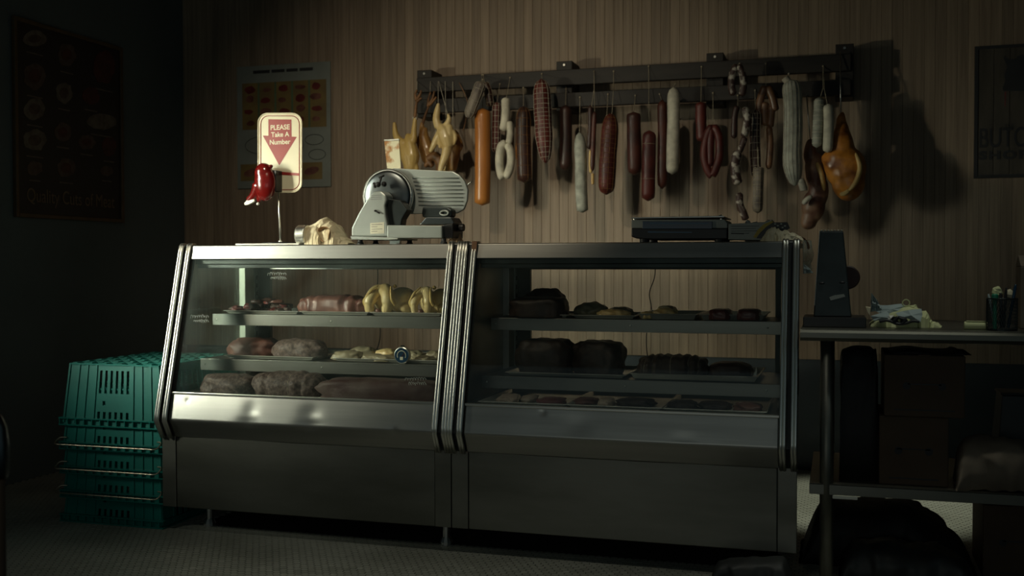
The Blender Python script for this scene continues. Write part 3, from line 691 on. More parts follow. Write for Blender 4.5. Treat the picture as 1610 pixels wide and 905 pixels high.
# take-a-number stand
ZB = TOP+.0072
sy = 3.98
c = P(441, 380, sy)
t = thing('number_dispenser', 'red ticket dispenser with a cream Please Take A Number sign on a pole', 'ticket dispenser', (c.x, sy, ZB))
MB().lathe((c.x-.0, sy, ZB), [(.078, 0), (.078, .003), (.07, .006), (.012, .008)], 40).build('base', MT['plastic'], t)
pt = P(437.5, 302, sy)
MB().tube([(c.x, sy, ZB+.005), (pt.x, sy, pt.z+.03)], .0042, 12).lathe((c.x, sy, ZB+.006), [(.009, 0), (.009, .006), (.005, .01)], 16).build('pole', MT['chrome'], t, smooth=True)
def rrect(u0_, v0_, u1_, v1_, r, Y, n=6):
    out = []
    for (cu, cv, a0) in ((u1_-r, v0_+r, -90), (u1_-r, v1_-r, 0), (u0_+r, v1_-r, 90), (u0_+r, v0_+r, 180)):
        for k in range(n+1):
            a = math.radians(a0+90*k/n); out.append(P(cu+r*math.cos(a), cv+r*math.sin(a), Y))
    return out
ys = sy+.005
MB().prism(rrect(406, 178, 474.5, 302, 15, ys), (0, .004, 0)).build('sign_board', MT['cream'], t, bevel=.001)
edge = rrect(406, 178, 474.5, 302, 15, ys-.0005); MB().tube(edge, .0026, 8, closed=True).build('sign_edge', MT['cream'], t, smooth=True)
MB().tube(rrect(410, 182, 470.5, 298, 12.5, ys-.0006), .0016, 6, closed=True).build('red_border', MT['redprint'], t)
k_ = 5.6545
def sg(x, y): return P(375+x/k_, 170+y/k_, ys-.0008)
MB().prism([sg(265, 98), sg(470, 100), sg(472, 252), sg(518, 255), sg(362, 508), sg(216, 243), sg(266, 245)], (0, .0006, 0)).build('arrow', MT['redprint'], t)
for s_, (x, y), w in (('PLEASE', (369, 172), .0168), ('Take A', (370, 235), .0165), ('Number', (368, 302), .0165)):
    p = sg(x, y); text(s_, w*1.72, (p.x, ys-.0012, p.z), MT['cream'], t, bold=.0005)
# bracket + red snail-shaped ticket housing
MB().prism([sg(318, 555), sg(388, 560), sg(388, 745), sg(330, 748)], (0, -.05, 0)).build('bracket', MT['plastic'], t, bevel=.002)
MB().prism([sg(385, 565), sg(540, 578), sg(540, 600), sg(385, 592)], (0, -.0006, 0)).build('red_bar', MT['redprint'], t)
yr = sy-.045
def rp(x, y, dy=0): return P(375+x/k_, 170+y/k_, yr+dy)
q = MB()
q.ell(rp(238, 668), (.048, .034, .074), 28, 18); q.ell(rp(225, 580), (.040, .032, .044), 28, 18)
q.tube(smooth_path([rp(185, 690), rp(160, 745), rp(125, 790), rp(80, 822)], 5), [lerp(.030, .011, i/15) for i in range(16)], 14)
q.tube([rp(200, 770), rp(176, 835)], [.018, .007], 14)
q.ell(rp(290, 515), (.008, .010, .008))
q.build('ticket_housing', MT['red'], t, smooth=True, fuse=.003, smooth_it=5)
MB().prism([rp(48, 845, -.012), rp(75, 815, -.012), rp(138, 808, -.012), rp(140, 828, -.012), rp(85, 858, -.012), rp(55, 862, -.012)], (0, .012, 0)).build('paper_ticket', MT['board'], t, bevel=.001)
MB().ell(rp(172, 850, -.008), (.007, .005, .006)).build('spout_tip', MT['board'], t, smooth=True)
# steel canister lying beside the wrapped parcel
yc = 3.88
a = P(467, 378, yc); b = P(482, 378, yc); r_ = (P(470, 353.5, yc).z-TOP)/2
o = MB().lathe((a.x+.004, yc, TOP+r_+.0002), [(r_*.55, 0), (r_*.9, .002), (r_, .008), (r_, b.x-a.x), (r_*.9, b.x-a.x+.002)], 32, 'X').build('canister', MT['chrome'], None, smooth=False, bevel=.001); tag(o, 'shiny steel canister lying on its side left of the crumpled paper', 'canister')
# crumpled butcher paper
def crumple(name, label, cat, outline, Y, m, depth=.08, amp=.006, seed=0, group=None, nu=36, nv=14, base=TOP, ridge=18, parent=None):
    "hollow crumpled sheet: ridge-line profile (pixels) swept back over a depth, open to the front"
    top = smooth_path([P(u, v, Y) for u, v in outline], 6)
    mb = MB()
    def fn(s, t_):
        x = s*(len(top)-1); i = min(int(x), len(top)-2); p = top[i].lerp(top[i+1], x-i)
        h = p.z-base
        a = PI*(t_*1.0)
        y = Y-math.cos(a)*depth*(.45+.55*min(1, h/.05)); z = base+h*abs(math.sin(a))**.55
        n1 = abs(noise.noise(Vector((s*ridge*.5+seed, t_*4, seed))))*2-.5; n2 = noise.noise(Vector((s*ridge+seed, t_*9, 2)))
        k = min(1, h/.03)
        return (p.x+n2*amp*.8, y+n1*amp*1.6*k, max(base+.0006, z+(n1*.9+n2*.5)*amp*k*(1 if t_ < .95 and t_ > .05 else 0)))
    mb.grid(fn, nu, nv); o = mb.build(name, m, parent, smooth=False, solid=.0012)
    if parent is None: tag(o, label, cat, group)
    return o
t = thing('crumpled_paper', 'crumpled cream butcher paper between the canister and the slicer', 'paper', (P(515, 381, 3.93).x, 3.93, TOP))
crumple('paper_fold', '', '', [(484, 378), (486, 357), (498, 351), (511, 342), (519, 347), (530, 353), (537, 367), (546, 376), (553, 382)], 3.95, MT['paper'], .07, .007, 3, parent=t, nu=30, nv=10)
crumple('paper_fold', '', '', [(484, 378), (486, 360), (498, 356), (505, 366), (508, 380)], 3.89, MT['paper'], .03, .003, 9, parent=t, nu=24, nv=14)
q = MB(); cc = P(509, 368, 3.872)
def cone(s, t_):
    a = 2*PI*s; rx = lerp(.026, .012, t_); rz = lerp(.031, .016, t_)
    return (cc.x+rx*math.cos(a)+.004*math.sin(2*a), cc.y+t_*.04-.004*math.cos(a*3), max(TOP+.001, cc.z+rz*math.sin(a)))
q.grid(cone, 24, 6); q.build('rolled_end', MT['papertan'], t, smooth=True, solid=.001)
# slicer
ks = 6.705
def sl(x, y, Y): return P(545+x/ks, 255+y/ks, Y)
def slab(pts, Y0, Y1, name, m, parent, bevel=.003, smooth=False):
    q = MB(); f = [sl(x, y, Y0) for x, y in pts]; q.prism(f, (0, Y1-Y0, 0)); return q.build(name, m, parent, bevel=bevel)
Yf = 3.90
zt = TOP
t = thing('meat_slicer', 'grey cast metal meat slicer with round blade and ribbed carriage', 'meat slicer', (sl(500, 860, Yf).x, Yf+.1, TOP))
slab([(50, 782), (50, 690), (128, 530), (205, 400), (285, 308), (360, 300), (412, 345), (420, 400), (402, 460), (412, 560), (432, 665), (440, 782)], Yf, Yf+.075, 'motor_column', MT['cast'], t, .006)
slab([(425, 662), (1005, 667), (1005, 798), (425, 798)], Yf-.004, Yf+.10, 'base_bar', MT['cast'], t, .004)
slab([(38, 778), (440, 790), (540, 800), (540, 812), (440, 818), (50, 815)], Yf-.01, Yf+.2, 'base_plate', MT['cast'], t, .003)
slab([(1010, 660), (1120, 640), (1120, 800), (1010, 800)], Yf+.02, Yf+.14, 'gear_box', MT['plastic'], t, .004)
zf = sl(0, 812, Yf).z
q = MB()
for xx, yy in ((110, Yf+.03), (500, Yf+.16), (1005, Yf+.02), (1010, Yf+.17), (120, Yf+.17)):
    p = sl(xx, 800, Yf); q.lathe((p.x, yy, TOP+.0003), [(.013, 0), (.014, .006), (.010, .012), (.010, zf-TOP-.0003)], 16)
q.build('rubber_foot', MT['rubber'], t)
bc = sl(430, 355, Yf+.10); br = 288/ks*S(610, 308, Yf+.1)
MB().lathe(bc, [(br*.96, -.004), (br, 0), (br, .008), (br*.95, .012)], 64, 'Y').build('blade', MT['chrome'], t)
MB().lathe(bc+Vector((0, -.005, 0)), [(br*.30, -.010), (br*.60, -.009), (br*.84, -.006), (br*.92, .0), (br*.92, .003)], 64, 'Y').build('blade_cover', MT['blade'], t, smooth=True)
slab([(425, 380), (560, 400), (640, 500), (580, 600), (570, 662), (430, 662), (412, 560), (404, 460)], Yf+.02, Yf+.075, 'dark_guard', MT['darkframe'], t, .003)  # dark metal slab between motor column and carriage plate
MB().tube([bc+Vector((br*.90*math.cos(a), -.012, br*.90*math.sin(a))) for a in [math.radians(d) for d in range(-55, -15, 5)]], .0025, 6).build('guard_edge', MT['chrome'], t, smooth=True)
# ribbed carriage plate
slab([(480, 62), (620, 68), (1120, 95), (1190, 135), (1245, 200), (1278, 290), (1272, 400), (1235, 495), (1160, 538), (640, 545), (560, 400)], Yf+.125, Yf+.14, 'carriage_plate', MT['cast'], t, .004)
q = MB()
for k in range(8):
    y = 160+k*41; x0_ = 690+(k*13 if k < 5 else 60+k*1); x1_ = 1180+min(k, 3)*16
    q.tube([sl(x0_, y, Yf+.122), sl(x1_, y+6, Yf+.122)], .0022, 8)
q.build('rib', MT['cast'], t, smooth=True)
# knobs and fittings
q = MB(); q.ell(sl(330, 235, Yf+.035), (.012, .012, .011)); q.tube([sl(285, 215, Yf+.04), sl(300, 270, Yf+.04)], .005, 8); q.tube([sl(340, 160, Yf+.05), sl(395, 140, Yf+.05)], .004, 8)
q.tube([sl(365, 150, Yf+.05), sl(345, 230, Yf+.045)], .005, 8); q.ell(sl(395, 230, Yf+.06), (.011, .012, .011)); q.build('clamp_knob', MT['plastic'], t, smooth=True)
MB().ell(sl(305, 512, Yf-.006), (.006, .008, .0045)).tube([sl(305, 515, Yf-.008), sl(348, 538, Yf-.008)], .003, 8).build('power_switch', MT['plastic'], t, smooth=True)
kk = sl(1185, 688, Yf+.09)
MB().tube([sl(1120, 700, Yf+.09), kk], .008, 10).lathe(kk, [(.010, 0), (.0155, .003), (.0155, .012), (.0145, .02), (.0125, .0215)], 20, 'X').build('thickness_knob', MT['plastic'], t, smooth=False)
slab([(800, 470), (1060, 470), (1108, 500), (1110, 560), (1080, 590), (800, 580), (790, 530)], Yf+.07, Yf+.12, 'carriage_arm', MT['darkframe'], t, .005)
e_ = sl(1030, 535, Yf+.066); MB().tube([e_+Vector((.017*math.cos(a), 0, .009*math.sin(a))) for a in [k*PI/10 for k in range(20)]], .0042, 8, closed=True).build('handle_ring', MT['cast'], t, smooth=True)
slab([(840, 575), (1100, 578), (1130, 630), (1125, 655), (760, 655), (790, 630)], Yf+.03, Yf+.13, 'drip_tray', MT['blade'], t, .004)
MB().tube([sl(1270, 240, Yf+.13), sl(1318, 203, Yf+.13)], .003, 8).build('lever', MT['chrome'], t, smooth=True)
slab([(248, 640), (395, 628), (395, 750), (248, 755)], Yf-.0012, Yf, 'rating_plate', MT['decal'], t, 0)
q = MB()
for k in range(4): q.prism([sl(262, 655+k*24, Yf-.0018), sl(262+(60 if k % 2 else 115), 652+k*24, Yf-.0018), sl(262+(60 if k % 2 else 115), 656+k*24, Yf-.0018), sl(262, 659+k*24, Yf-.0018)], (0, .0006, 0))
for k in range(3): q.prism([sl(255, 350+k*20, Yf-.0006), sl(370, 345+k*20, Yf-.0006), sl(370, 348+k*20, Yf-.0006), sl(255, 353+k*20, Yf-.0006)], (0, .0006, 0))
q.build('plate_print', MT['ink'], t)
# scrap of brown paper behind slicer foot
crumple('paper_scrap', 'small brown paper scrap by the slicer foot at the middle posts', 'paper', [(704, 381), (712, 370), (718, 374), (722, 366), (727, 379)], 4.0, MT['papertan'], .02, .003, 5, nu=16, nv=8)
# scale
k7 = 5.194
def s7(x, y, Y): return P(980+x/k7, 320+y/k7, Y)
def slab7(pts, Y0, Y1, name, m, parent, bevel=.002): return MB().prism([s7(x, y, Y0) for x, y in pts], (0, Y1-Y0, 0)).build(name, m, parent, bevel=bevel)
yy = 3.90
t = thing('digital_scale', 'low black and grey counter scale with blue display on the right case', 'scale', (s7(450, 310, yy).x, yy+.1, TOP))
slab7([(65, 200), (850, 200), (850, 290), (240, 293), (110, 285), (65, 270)], yy, yy+.24, 'lower_body', MT['plastic'], t, .004)
slab7([(66, 130), (825, 128), (850, 160), (850, 200), (65, 200)], yy+.003, yy+.24, 'upper_body', MT['greycarton'], t, .003)
slab7([(155, 143), (725, 145), (725, 205), (155, 205)], yy-.004, yy+.004, 'display_panel', MT['blue'], t, .001)
MB().prism([s7(220, 155, yy-.005), s7(690, 157, yy-.005), s7(690, 166, yy-.005), s7(220, 164, yy-.005)], (0, .002, 0)).prism([s7(200, 226, yy-.001), s7(560, 230, yy-.001), s7(560, 238, yy-.001), s7(200, 236, yy-.001)], (0, .002, 0)).build('blue_stripe', MT['bluestripe'], t)
slab7([(66, 112), (810, 98), (825, 104), (825, 112), (66, 122)], yy-.006, yy+.25, 'platter', MT['steel'], t, .001)
q = MB()
for xx in (90, 800): q.tube([s7(xx, 122, yy+.01), s7(xx, 134, yy+.01)], .004, 8)
q.tube([s7(780, 100, yy), s7(800, 92, yy), s7(812, 104, yy)], .0022, 6); q.build('platter_post', MT['chrome'], t)
q = MB()
for xx, yq in ((165, yy+.02), (780, yy+.02), (165, yy+.21), (780, yy+.21)):
    p = s7(xx, 288, yy); q.lathe((p.x, yq, TOP+.0003), [(.018, 0), (.018, s7(xx, 285, yy).z-TOP-.0003)], 14)
q.build('rubber_foot', MT['rubber'], t)
# packet with yellow arc
t = thing('printed_packet', 'grey printed packet with a yellow arc and black corner beside the scale', 'packet', (s7(1000, 310, yy).x, yy+.05, TOP))
MB().prism([s7(858, 165, yy+.0), s7(1150, 150, yy+.0), s7(1215, 130, yy+.0), s7(1190, 300, yy), s7(858, 292, yy)], (0, .12, 0)).build('packet_body', MT['greycarton'], t, bevel=.002)
MB().prism([s7(1060, 275, yy-.001), s7(1095, 215, yy-.001), s7(1150, 165, yy-.001), s7(1215, 140, yy-.001), s7(1225, 150, yy-.001), s7(1165, 190, yy-.001), s7(1115, 240, yy-.001), s7(1085, 280, yy-.001)], (0, .0008, 0)).build('yellow_arc', MT['yellow'], t)
MB().prism([s7(1087, 282, yy-.001), s7(1118, 240, yy-.001), s7(1168, 190, yy-.001), s7(1226, 152, yy-.001), s7(1340, 152, yy-.001), s7(1360, 200, yy-.001), s7(1200, 290, yy-.001)], (0, .02, 0)).build('black_corner', MT['plastic'], t, bevel=.001)
q = MB()
for k, w in enumerate((230, 200, 215, 150)): q.prism([s7(880, 182+k*20, yy-.001), s7(880+w, 180+k*20, yy-.001), s7(880+w, 184+k*20, yy-.001), s7(880, 186+k*20, yy-.001)], (0, .0008, 0))
q.prism([s7(880, 238, yy-.001), s7(985, 240, yy-.001), s7(985, 249, yy-.001), s7(880, 247, yy-.001)], (0, .0008, 0)); q.build('small_print', MT['ink'], t)
q = MB()
for dx, dy in ((1240, 165), (1262, 180), (1290, 165), (1320, 182), (1300, 195)): q.ell(s7(dx, dy, yy-.003), (.004, .001, .0025), 8, 5)
q.build('corner_print', MT['greycarton'], t)
crumple('crumpled_packaging', 'torn white packaging standing behind the printed packet', 'paper', [(1172, 349), (1175, 345), (1182, 350), (1190, 348), (1196, 352), (1210, 345), (1216, 352)], 4.08, MT['board'], .02, .003, 8, nu=20, nv=8)
# white wrap draped over the right end
t = thing('crumpled_wrap', 'crumpled white paper and plastic draped over the right end of the case', 'paper', (P(1230, 380, 3.95).x, 3.95, TOP))
crumple('paper', '', '', [(1196, 378), (1203, 368), (1213, 358), (1222, 360), (1232, 364), (1246, 366), (1258, 372), (1263, 381)], 3.86, MT['paper'], .035, .008, 13, parent=t, nu=28, nv=10, ridge=26)
def drape(s, t_):
    a = P(lerp(1246, 1266, s), lerp(370, 379, s), 3.9+.12*s)
    b = P(lerp(1252, 1277, s), lerp(428, 424, s), 3.98+.10*s)
    p = a.lerp(b, t_); out = .02*math.sin(PI*min(1, t_*1.3)); p.x = max(p.x+out, B1+.006 if t_ > .15 else p.x); p.z += .008*noise.noise(Vector((s*7, t_*6, 4))); p.y += .010*noise.noise(Vector((s*9, t_*5, 8))); 
    if t_ < .25: p.z = max(p.z, TOP+.006)
    return p
MB().grid(drape, 18, 22).build('hanging_plastic', PLASTIC, t, smooth=True, solid=.0015)
def drape2(s, t_):
    a = P(lerp(1254, 1272, s), lerp(408, 421, s), 4.0); b = P(lerp(1255, 1279, s), lerp(430, 429, s), 4.0)
    p = a.lerp(b, t_); p.y += .012*noise.noise(Vector((s*6, t_*5, 1))); p.x = max(p.x, B1+.005); return p
MB().grid(drape2, 12, 8).build('hanging_paper', MT['paperb'], t, smooth=True, solid=.0015)
MB().tube(smooth_path([P(1256, 373, 3.97), P(1264, 376, 3.99), P(1270, 384, 4.0), P(1271, 391, 4.0)], 5), [.004, .006]*8, 8).build('stained_edge', MT['tancase'], t, smooth=True)

# ------------------------------------------------------------ meat rail on the wall
YR0, YR1 = 5.50, 5.535
xa, xb = P(655, 123, YR0).x, P(1338, 90, YR0).x
t = thing('meat_rail', 'long dark wooden hanging rail of two planks across the back wall', 'rail', ((xa+xb)/2, YR1, 1.87))
ztop = lambda u, v: P(u, v, YR0).z
z1l, z1r = ztop(700, 120), ztop(1300, 86)
def rplank(zl0, zl1, zr0, zr1, dx0=0, dx1=0):
    q = MB(); q.add([(xa+dx0, YR0, zl0), (xb+dx1, YR0, zr0), (xb+dx1, YR0, zr1), (xa+dx0, YR0, zl1), (xa+dx0, YR1, zl0), (xb+dx1, YR1, zr0), (xb+dx1, YR1, zr1), (xa+dx0, YR1, zl1)], [(0,1,2,3),(7,6,5,4),(0,4,5,1),(3,2,6,7),(0,3,7,4),(1,5,6,2)])
    q.build('plank', MT['rail'], t, bevel=.003)
rplank(z1l-.08, z1l, z1r-.083, z1r)
rplank(z1l-.195, z1l-.12, z1r-.20, z1r-.125, .0, .0)
for uu, vv in ((667, 110), (887, 96), (1124, 83), (1328, 69)):
    p = P(uu, vv, YR1); MB().box(p.x-.043, p.x+.043, YR1, YW-.001, p.z-.26, p.z).build('bracket', MT['rail'], t, bevel=.003)
    MB().lathe((p.x, YR1-.004, p.z-.02), [(.006, 0), (.008, .004)], 10, 'Y').build('bolt', MT['steel'], t)

YH = 5.42
GS = 'cured meats hanging from the rail'
def tip_r(n, r, k0=.18, k1=.18, tp=.55):
    out = []
    for i in range(n):
        s = i/(n-1); v = 1
        if s < k0: v = math.sin(PI/2*(s/k0))**tp
        if s > 1-k1: v = min(v, math.sin(PI/2*((1-s)/k1))**tp)
        out.append(max(r*v, r*.10))
    return out
def netting(mb, pts, rs, n_l, n_r, r=.0013, off=.0008, spiral=False):
    m = len(pts); fr = []
    t0 = (pts[1]-pts[0]).normalized(); a = Vector((0, 1, 0)) if abs(t0.y) < .9 else Vector((1, 0, 0)); nr = (a-t0*a.dot(t0)).normalized()
    for i in range(m):
        t_ = (pts[min(i+1, m-1)]-pts[max(i-1, 0)]).normalized(); nr = (nr-t_*nr.dot(t_)).normalized(); fr.append((pts[i], nr.copy(), t_.cross(nr), rs[i]))
    def sp(s, a):
        x = s*(m-1); i = min(int(x), m-2); f_ = x-i; p = fr[i][0].lerp(fr[i+1][0], f_); r_ = lerp(fr[i][3], fr[i+1][3], f_)+off
        return p+(fr[i][1]*math.cos(a)+fr[i][2]*math.sin(a))*r_
    for k in range(n_l):
        a0 = 2*PI*k/n_l; mb.tube([sp(s/30, a0+(s/30*1.2 if spiral else 0)) for s in range(1, 30)], r, 4, cap=False)
    for k in range(n_r):
        s = .06+.88*(k+.5)/n_r; mb.tube([sp(s, 2*PI*j/16) for j in range(16)], r, 4, closed=True)
def hang(label, segs, Y=YH, string=None, net=None, cat='sausage', name='hanging_salami', group=GS, smat='twine', extra=None, wr=0):
    """segs: (pixel path, pixel radius, material[, end softness]); string: list of pixel paths; net: (n long, n rings, material)"""
    p0 = P(*segs[0][0][0], Y)
    t = thing(name, label, cat, p0, group)
    for k, sg_ in enumerate(segs):
        path, rp_, m = sg_[:3]; soft = sg_[3] if len(sg_) > 3 else (.14, .12)
        if len(path) == 2: path = [path[0], ((path[0][0]*2+path[1][0])/3+.4, (path[0][1]*2+path[1][1])/3), path[1]]
        pts = smooth_path([P(*q, Y+(0 if len(q) == 2 else 0)) for q in path], max(4, 26//len(path)))
        n = len(pts); r = rp_*S(path[0][0], path[0][1], Y)
        rs = tip_r(n, r, *soft)
        sd = hash(label) % 97 if False else len(label)*1.7+k*3
        rs = [q*(1+.05*noise.noise(Vector((i*.35, sd, 0)))) for i, q in enumerate(rs)]
        mb = MB(); mb.tube(pts, rs, 18)
        mb.build('casing', MT[m], t, smooth=True)
        if net and k == 0:
            nb = MB(); netting(nb, pts, rs, net[0], net[1], spiral=len(net) > 3); o = nb.build('netting', MT[net[2]], t)
    if string:
        for s_ in string:
            top = s_[0]
            pts = [P(top[0], top[1]-3, YR1-.01), P(top[0], top[1], YR0-.003)]+[P(q[0], q[1], Y) for q in s_[1:]]
            mb = MB(); mb.tube(pts, .0016, 5)
            e = pts[-1]; mb.ell(e, (.006, .006, .006), 8, 6); mb.ell(pts[1]+Vector((0, -.002, 0)), (.005, .003, .005), 8, 6)
            mb.build('string', MT[smat], t)
    return t
hang('tilted grey striped sausage tied with twine, left of the orange one', [([(757, 128), (750, 148), (742, 168), (736, 186)], 8.5, 'greynet', (.15, .25))], string=[[(758, 118), (757, 130)]], net=(9, 3, 'twinew'), Y=5.36)
hang('short dark netted bundle beside the tilted striped sausage', [([(762, 130), (768, 145), (771, 168)], 6, 'darkcase')], string=[[(760, 118), (762, 132)]], net=(7, 4, 'twine'), Y=5.44)
hang('very long smooth orange sausage hanging lowest on the left', [([(758.5, 170), (759, 220), (759, 280), (758, 323)], 12.2, 'orange', (.07, .06))], string=[[(759, 125), (759, 172)]])
hang('dark red netted salami behind the white links', [([(781, 160), (780, 200), (780, 240)], 7, 'redcase')], string=[[(786, 132), (781, 162)]], net=(8, 9, 'twinew'), Y=5.46)
hang('string of plump white sausage links ending in a folded loop', [([(795, 153), (795, 180), (791, 206)], 6.8, 'white'), ([(801, 190), (802, 210), (800, 226)], 5.2, 'white'),
     ([(797, 224), (788, 230), (785, 250), (787, 272), (792, 281)], 6.6, 'white'), ([(797, 225), (803, 240), (802, 262), (795, 281)], 6.4, 'white')], string=[[(802, 122), (796, 155)]], Y=5.40)
hang('dark brown netted salami with a small orange tag', [([(823, 167), (823, 220), (825, 287)], 11.5, 'darkcase', (.25, .08)), ([(816, 222), (815, 236), (816, 252)], 4.5, 'orange')], string=[[(823, 138), (823, 170)]], net=(8, 8, 'claw'))
hang('plump red salami in white netting, upper left centre of the rail', [([(851, 124), (853, 170), (855, 210), (858, 256)], 13.5, 'redcase', (.22, .35))], string=[[(852, 116), (852, 128)]], net=(9, 17, 'twinew'), Y=5.38)
hang('black salami half hidden behind the rail planks', [([(889, 165), (890, 210), (889, 268)], 9.5, 'darkcase')], string=[[(890, 140), (889, 168)]], Y=5.46)
hang('long mould-white sausage hanging on a thin thread', [([(911, 208), (913, 250), (914, 300), (916, 334)], 9.4, 'whitegrey', (.22, .08))], string=[[(912, 153), (911, 212)]])
hang('thin dark dried sausages tied in a narrow bunch', [([(928, 165), (928, 200), (926, 235)], 4, 'darkcase'), ([(935, 175), (933, 215), (931, 270)], 4, 'browncase'), ([(929, 235), (928, 255), (929, 272)], 2.6, 'hamfat'), ([(932, 272), (932, 280), (932, 290)], 2.4, 'hamfat')], string=[[(934, 112), (934, 140), (930, 168)], [(934, 112), (935, 178)]])
hang('red netted salami, tapered and wrinkled, left of the plain brown one', [([(960, 178), (958, 215), (955, 260), (953, 306)], 13, 'redcase', (.28, .14))], string=[[(965, 112), (964, 150), (962, 182)], [(956, 148), (954, 182)]], net=(9, 16, 'claw'), Y=5.38)
hang('plain smooth brown-red salami on a short string', [([(996, 176), (997, 220), (998, 275)], 11, 'browncase', (.1, .12))], string=[[(999, 150), (996, 178)]])
hang('dark red salami hanging lowest on a long double string', [([(1021, 205), (1020, 250), (1019, 316)], 10.6, 'redcase', (.16, .08))], string=[[(1020, 104), (1020, 170), (1021, 208)]], net=(0, 2, 'twine'), Y=5.39)
hang('slim brown sausage just left of the bright white one', [([(1041, 157), (1042, 220), (1041, 297)], 8, 'browncase')], string=[[(1037, 148), (1041, 160)]])
hang('bright mould-white salami hung flush below the rail', [([(1059, 137), (1059, 180), (1058, 230), (1057, 274)], 9.8, 'white', (.16, .1))], string=[[(1062, 132), (1059, 140)]], Y=5.38)
hang('short dark red link on a thin upper string', [([(1102, 160), (1102, 190), (1104, 223)], 8.6, 'redcase')], string=[[(1103, 105), (1102, 164)]], Y=5.45)
hang('dark red looped ring sausage below the short link', [([(1120, 196), (1111, 215), (1107, 245), (1114, 270), (1120, 276)], 6.2, 'redcase', (.1, .06)), ([(1121, 196), (1130, 215), (1131, 245), (1124, 268), (1119, 276)], 6.4, 'redcase', (.1, .06)), ([(1118, 200), (1117, 230), (1117, 262)], 6, 'redcase')], string=[[(1121, 146), (1121, 200)]], Y=5.39)
hang('chain of grey mottled links hanging in a long column', [([(1159, 101), (1152, 115), (1150, 135), (1154, 150)], 5.8, 'greycase'), ([(1160, 101), (1167, 115), (1169, 135), (1166, 151)], 5.6, 'greycase'), ([(1159, 166), (1155, 185), (1154, 218)], 5, 'darkcase'),
     ([(1171, 168), (1175, 190), (1169, 216)], 6, 'greycase'), ([(1171, 215), (1166, 230), (1161, 240)], 5, 'greycase'), ([(1160, 236), (1156, 255), (1157, 275), (1161, 290)], 7.5, 'greycase'), ([(1163, 302), (1163, 320), (1169, 335), (1173, 346)], 5.8, 'greycase')], string=[[(1163, 100), (1160, 104)], [(1160, 150), (1160, 168)], [(1160, 288), (1163, 303)]], Y=5.35)
hang('dark salami in open netting beside the mottled links', [([(1188, 172), (1187, 220), (1189, 280)], 8, 'darkcase')], string=[[(1187, 142), (1188, 175)]], net=(7, 10, 'twinew'), Y=5.42)
hang('second dark netted salami hanging lower beside the mottled links', [([(1193, 262), (1192, 290), (1191, 335)], 8, 'greynet', (.1, .12))], string=[[(1189, 168), (1193, 265)]], net=(7, 9, 'twine'), Y=5.35)
hang('cluster of tan links beside the long white netted salami', [([(1203, 135), (1196, 155), (1193, 178)], 6, 'tancase'), ([(1206, 135), (1215, 155), (1219, 175)], 6, 'tancase'), ([(1203, 160), (1202, 178), (1203, 198)], 6.5, 'tancase'), ([(1213, 165), (1212, 185), (1210, 200)], 6, 'tancase'), ([(1209, 198), (1211, 230), (1208, 266)], 5.2, 'tancase')], string=[[(1204, 100), (1204, 138)]], Y=5.45)
hang('long white netted salami with lengthwise cords, right part of the rail', [([(1243, 125), (1246, 150), (1247, 200), (1246, 250), (1250, 292)], 14, 'whitegrey', (.16, .22)), ([(1240, 130), (1236, 125), (1234, 122)], 6, 'twinew'), ([(1258, 280), (1263, 295), (1264, 300)], 6, 'twinew')], string=[[(1240, 116), (1242, 128)]], net=(16, 3, 'twinew'), Y=5.36, smat='twinew')
hang('left of two short white sausages beside the ham', [([(1288, 153), (1286, 190), (1284, 232)], 7.6, 'whitegrey')], string=[[(1294, 104), (1294, 138), (1289, 156)]], Y=5.37, net=(0, 9, 'white'))
hang('right of two short white sausages beside the ham', [([(1302, 163), (1303, 200), (1301, 240)], 7.8, 'white')], string=[[(1295, 106), (1296, 140), (1301, 166)]], Y=5.36)
# hams: fused irregular bodies
def ham(label, name, spheres, m, extras, strings, Y):
    p0 = P(spheres[0][0], spheres[0][1], Y); t = thing(name, label, 'ham', p0, GS); q = MB(); k = S(1300, 250, Y)
    for u, v, ru, rv, *d in spheres: q.ell(P(u, v, Y+(d[1] if len(d) > 1 else 0)), (ru*k, (d[0] if d else min(ru, rv))*k, rv*k), 20, 14)
    for v_ in q.v:
        nn = noise.noise(v_*22)*.006+noise.noise(v_*60)*.002; v_ += Vector((nn, nn, nn*.5))
    q.build('meat', MT[m], t, smooth=True, fuse=.006, smooth_it=4)
    for nm, mm, path, r in extras:
        pts = smooth_path([P(u, v, Y+dy) for u, v, dy in path], 6); n_ = len(pts)
        MB().tube(pts, tip_r(n_, r*k, .3, .3), 10).build(nm, MT[mm], t, smooth=True)
    for s_ in strings:
        MB().tube([P(s_[0][0], s_[0][1], YR0-.006)]+[P(u, v, Y) for u, v in s_[1:]], .003, 8).build('hook_rod', MT['steel'], t, smooth=True)
ham('glossy orange cured ham hanging from a rod at the right end', 'cured_ham', [(1323, 196, 8, 20), (1323, 212, 12, 24, 13), (1323, 232, 20, 32, 17), (1320, 256, 25, 28, 21), (1330, 264, 31, 34, 22), (1334, 282, 26, 34, 20), (1306, 250, 14, 14, 12)], 'ham',
    [('fat_seam', 'hamfat', [(1345, 240, -.06), (1352, 262, -.065), (1346, 285, -.07), (1334, 300, -.065)], 4), ('bone', 'hamfat', [(1336, 298, -.062), (1328, 304, -.062), (1320, 305, -.058)], 3.5)], [[(1321, 82), (1322, 182)]], 5.41)
ham('dark pork shank with exposed bone, left of the orange ham', 'pork_shank', [(1274, 240, 10, 22), (1282, 270, 17, 30, 14), (1287, 300, 16, 26, 14), (1278, 325, 18, 26, 14), (1272, 345, 13, 16, 12)], 'shank',
    [('fat_edge', 'hamfat', [(1284, 255, -.05), (1292, 275, -.055), (1296, 300, -.045)], 4), ('bone', 'white', [(1262, 321, -.065), (1268, 314, -.07), (1277, 308, -.065)], 4)], [[(1268, 150), (1274, 222)]], 5.47)

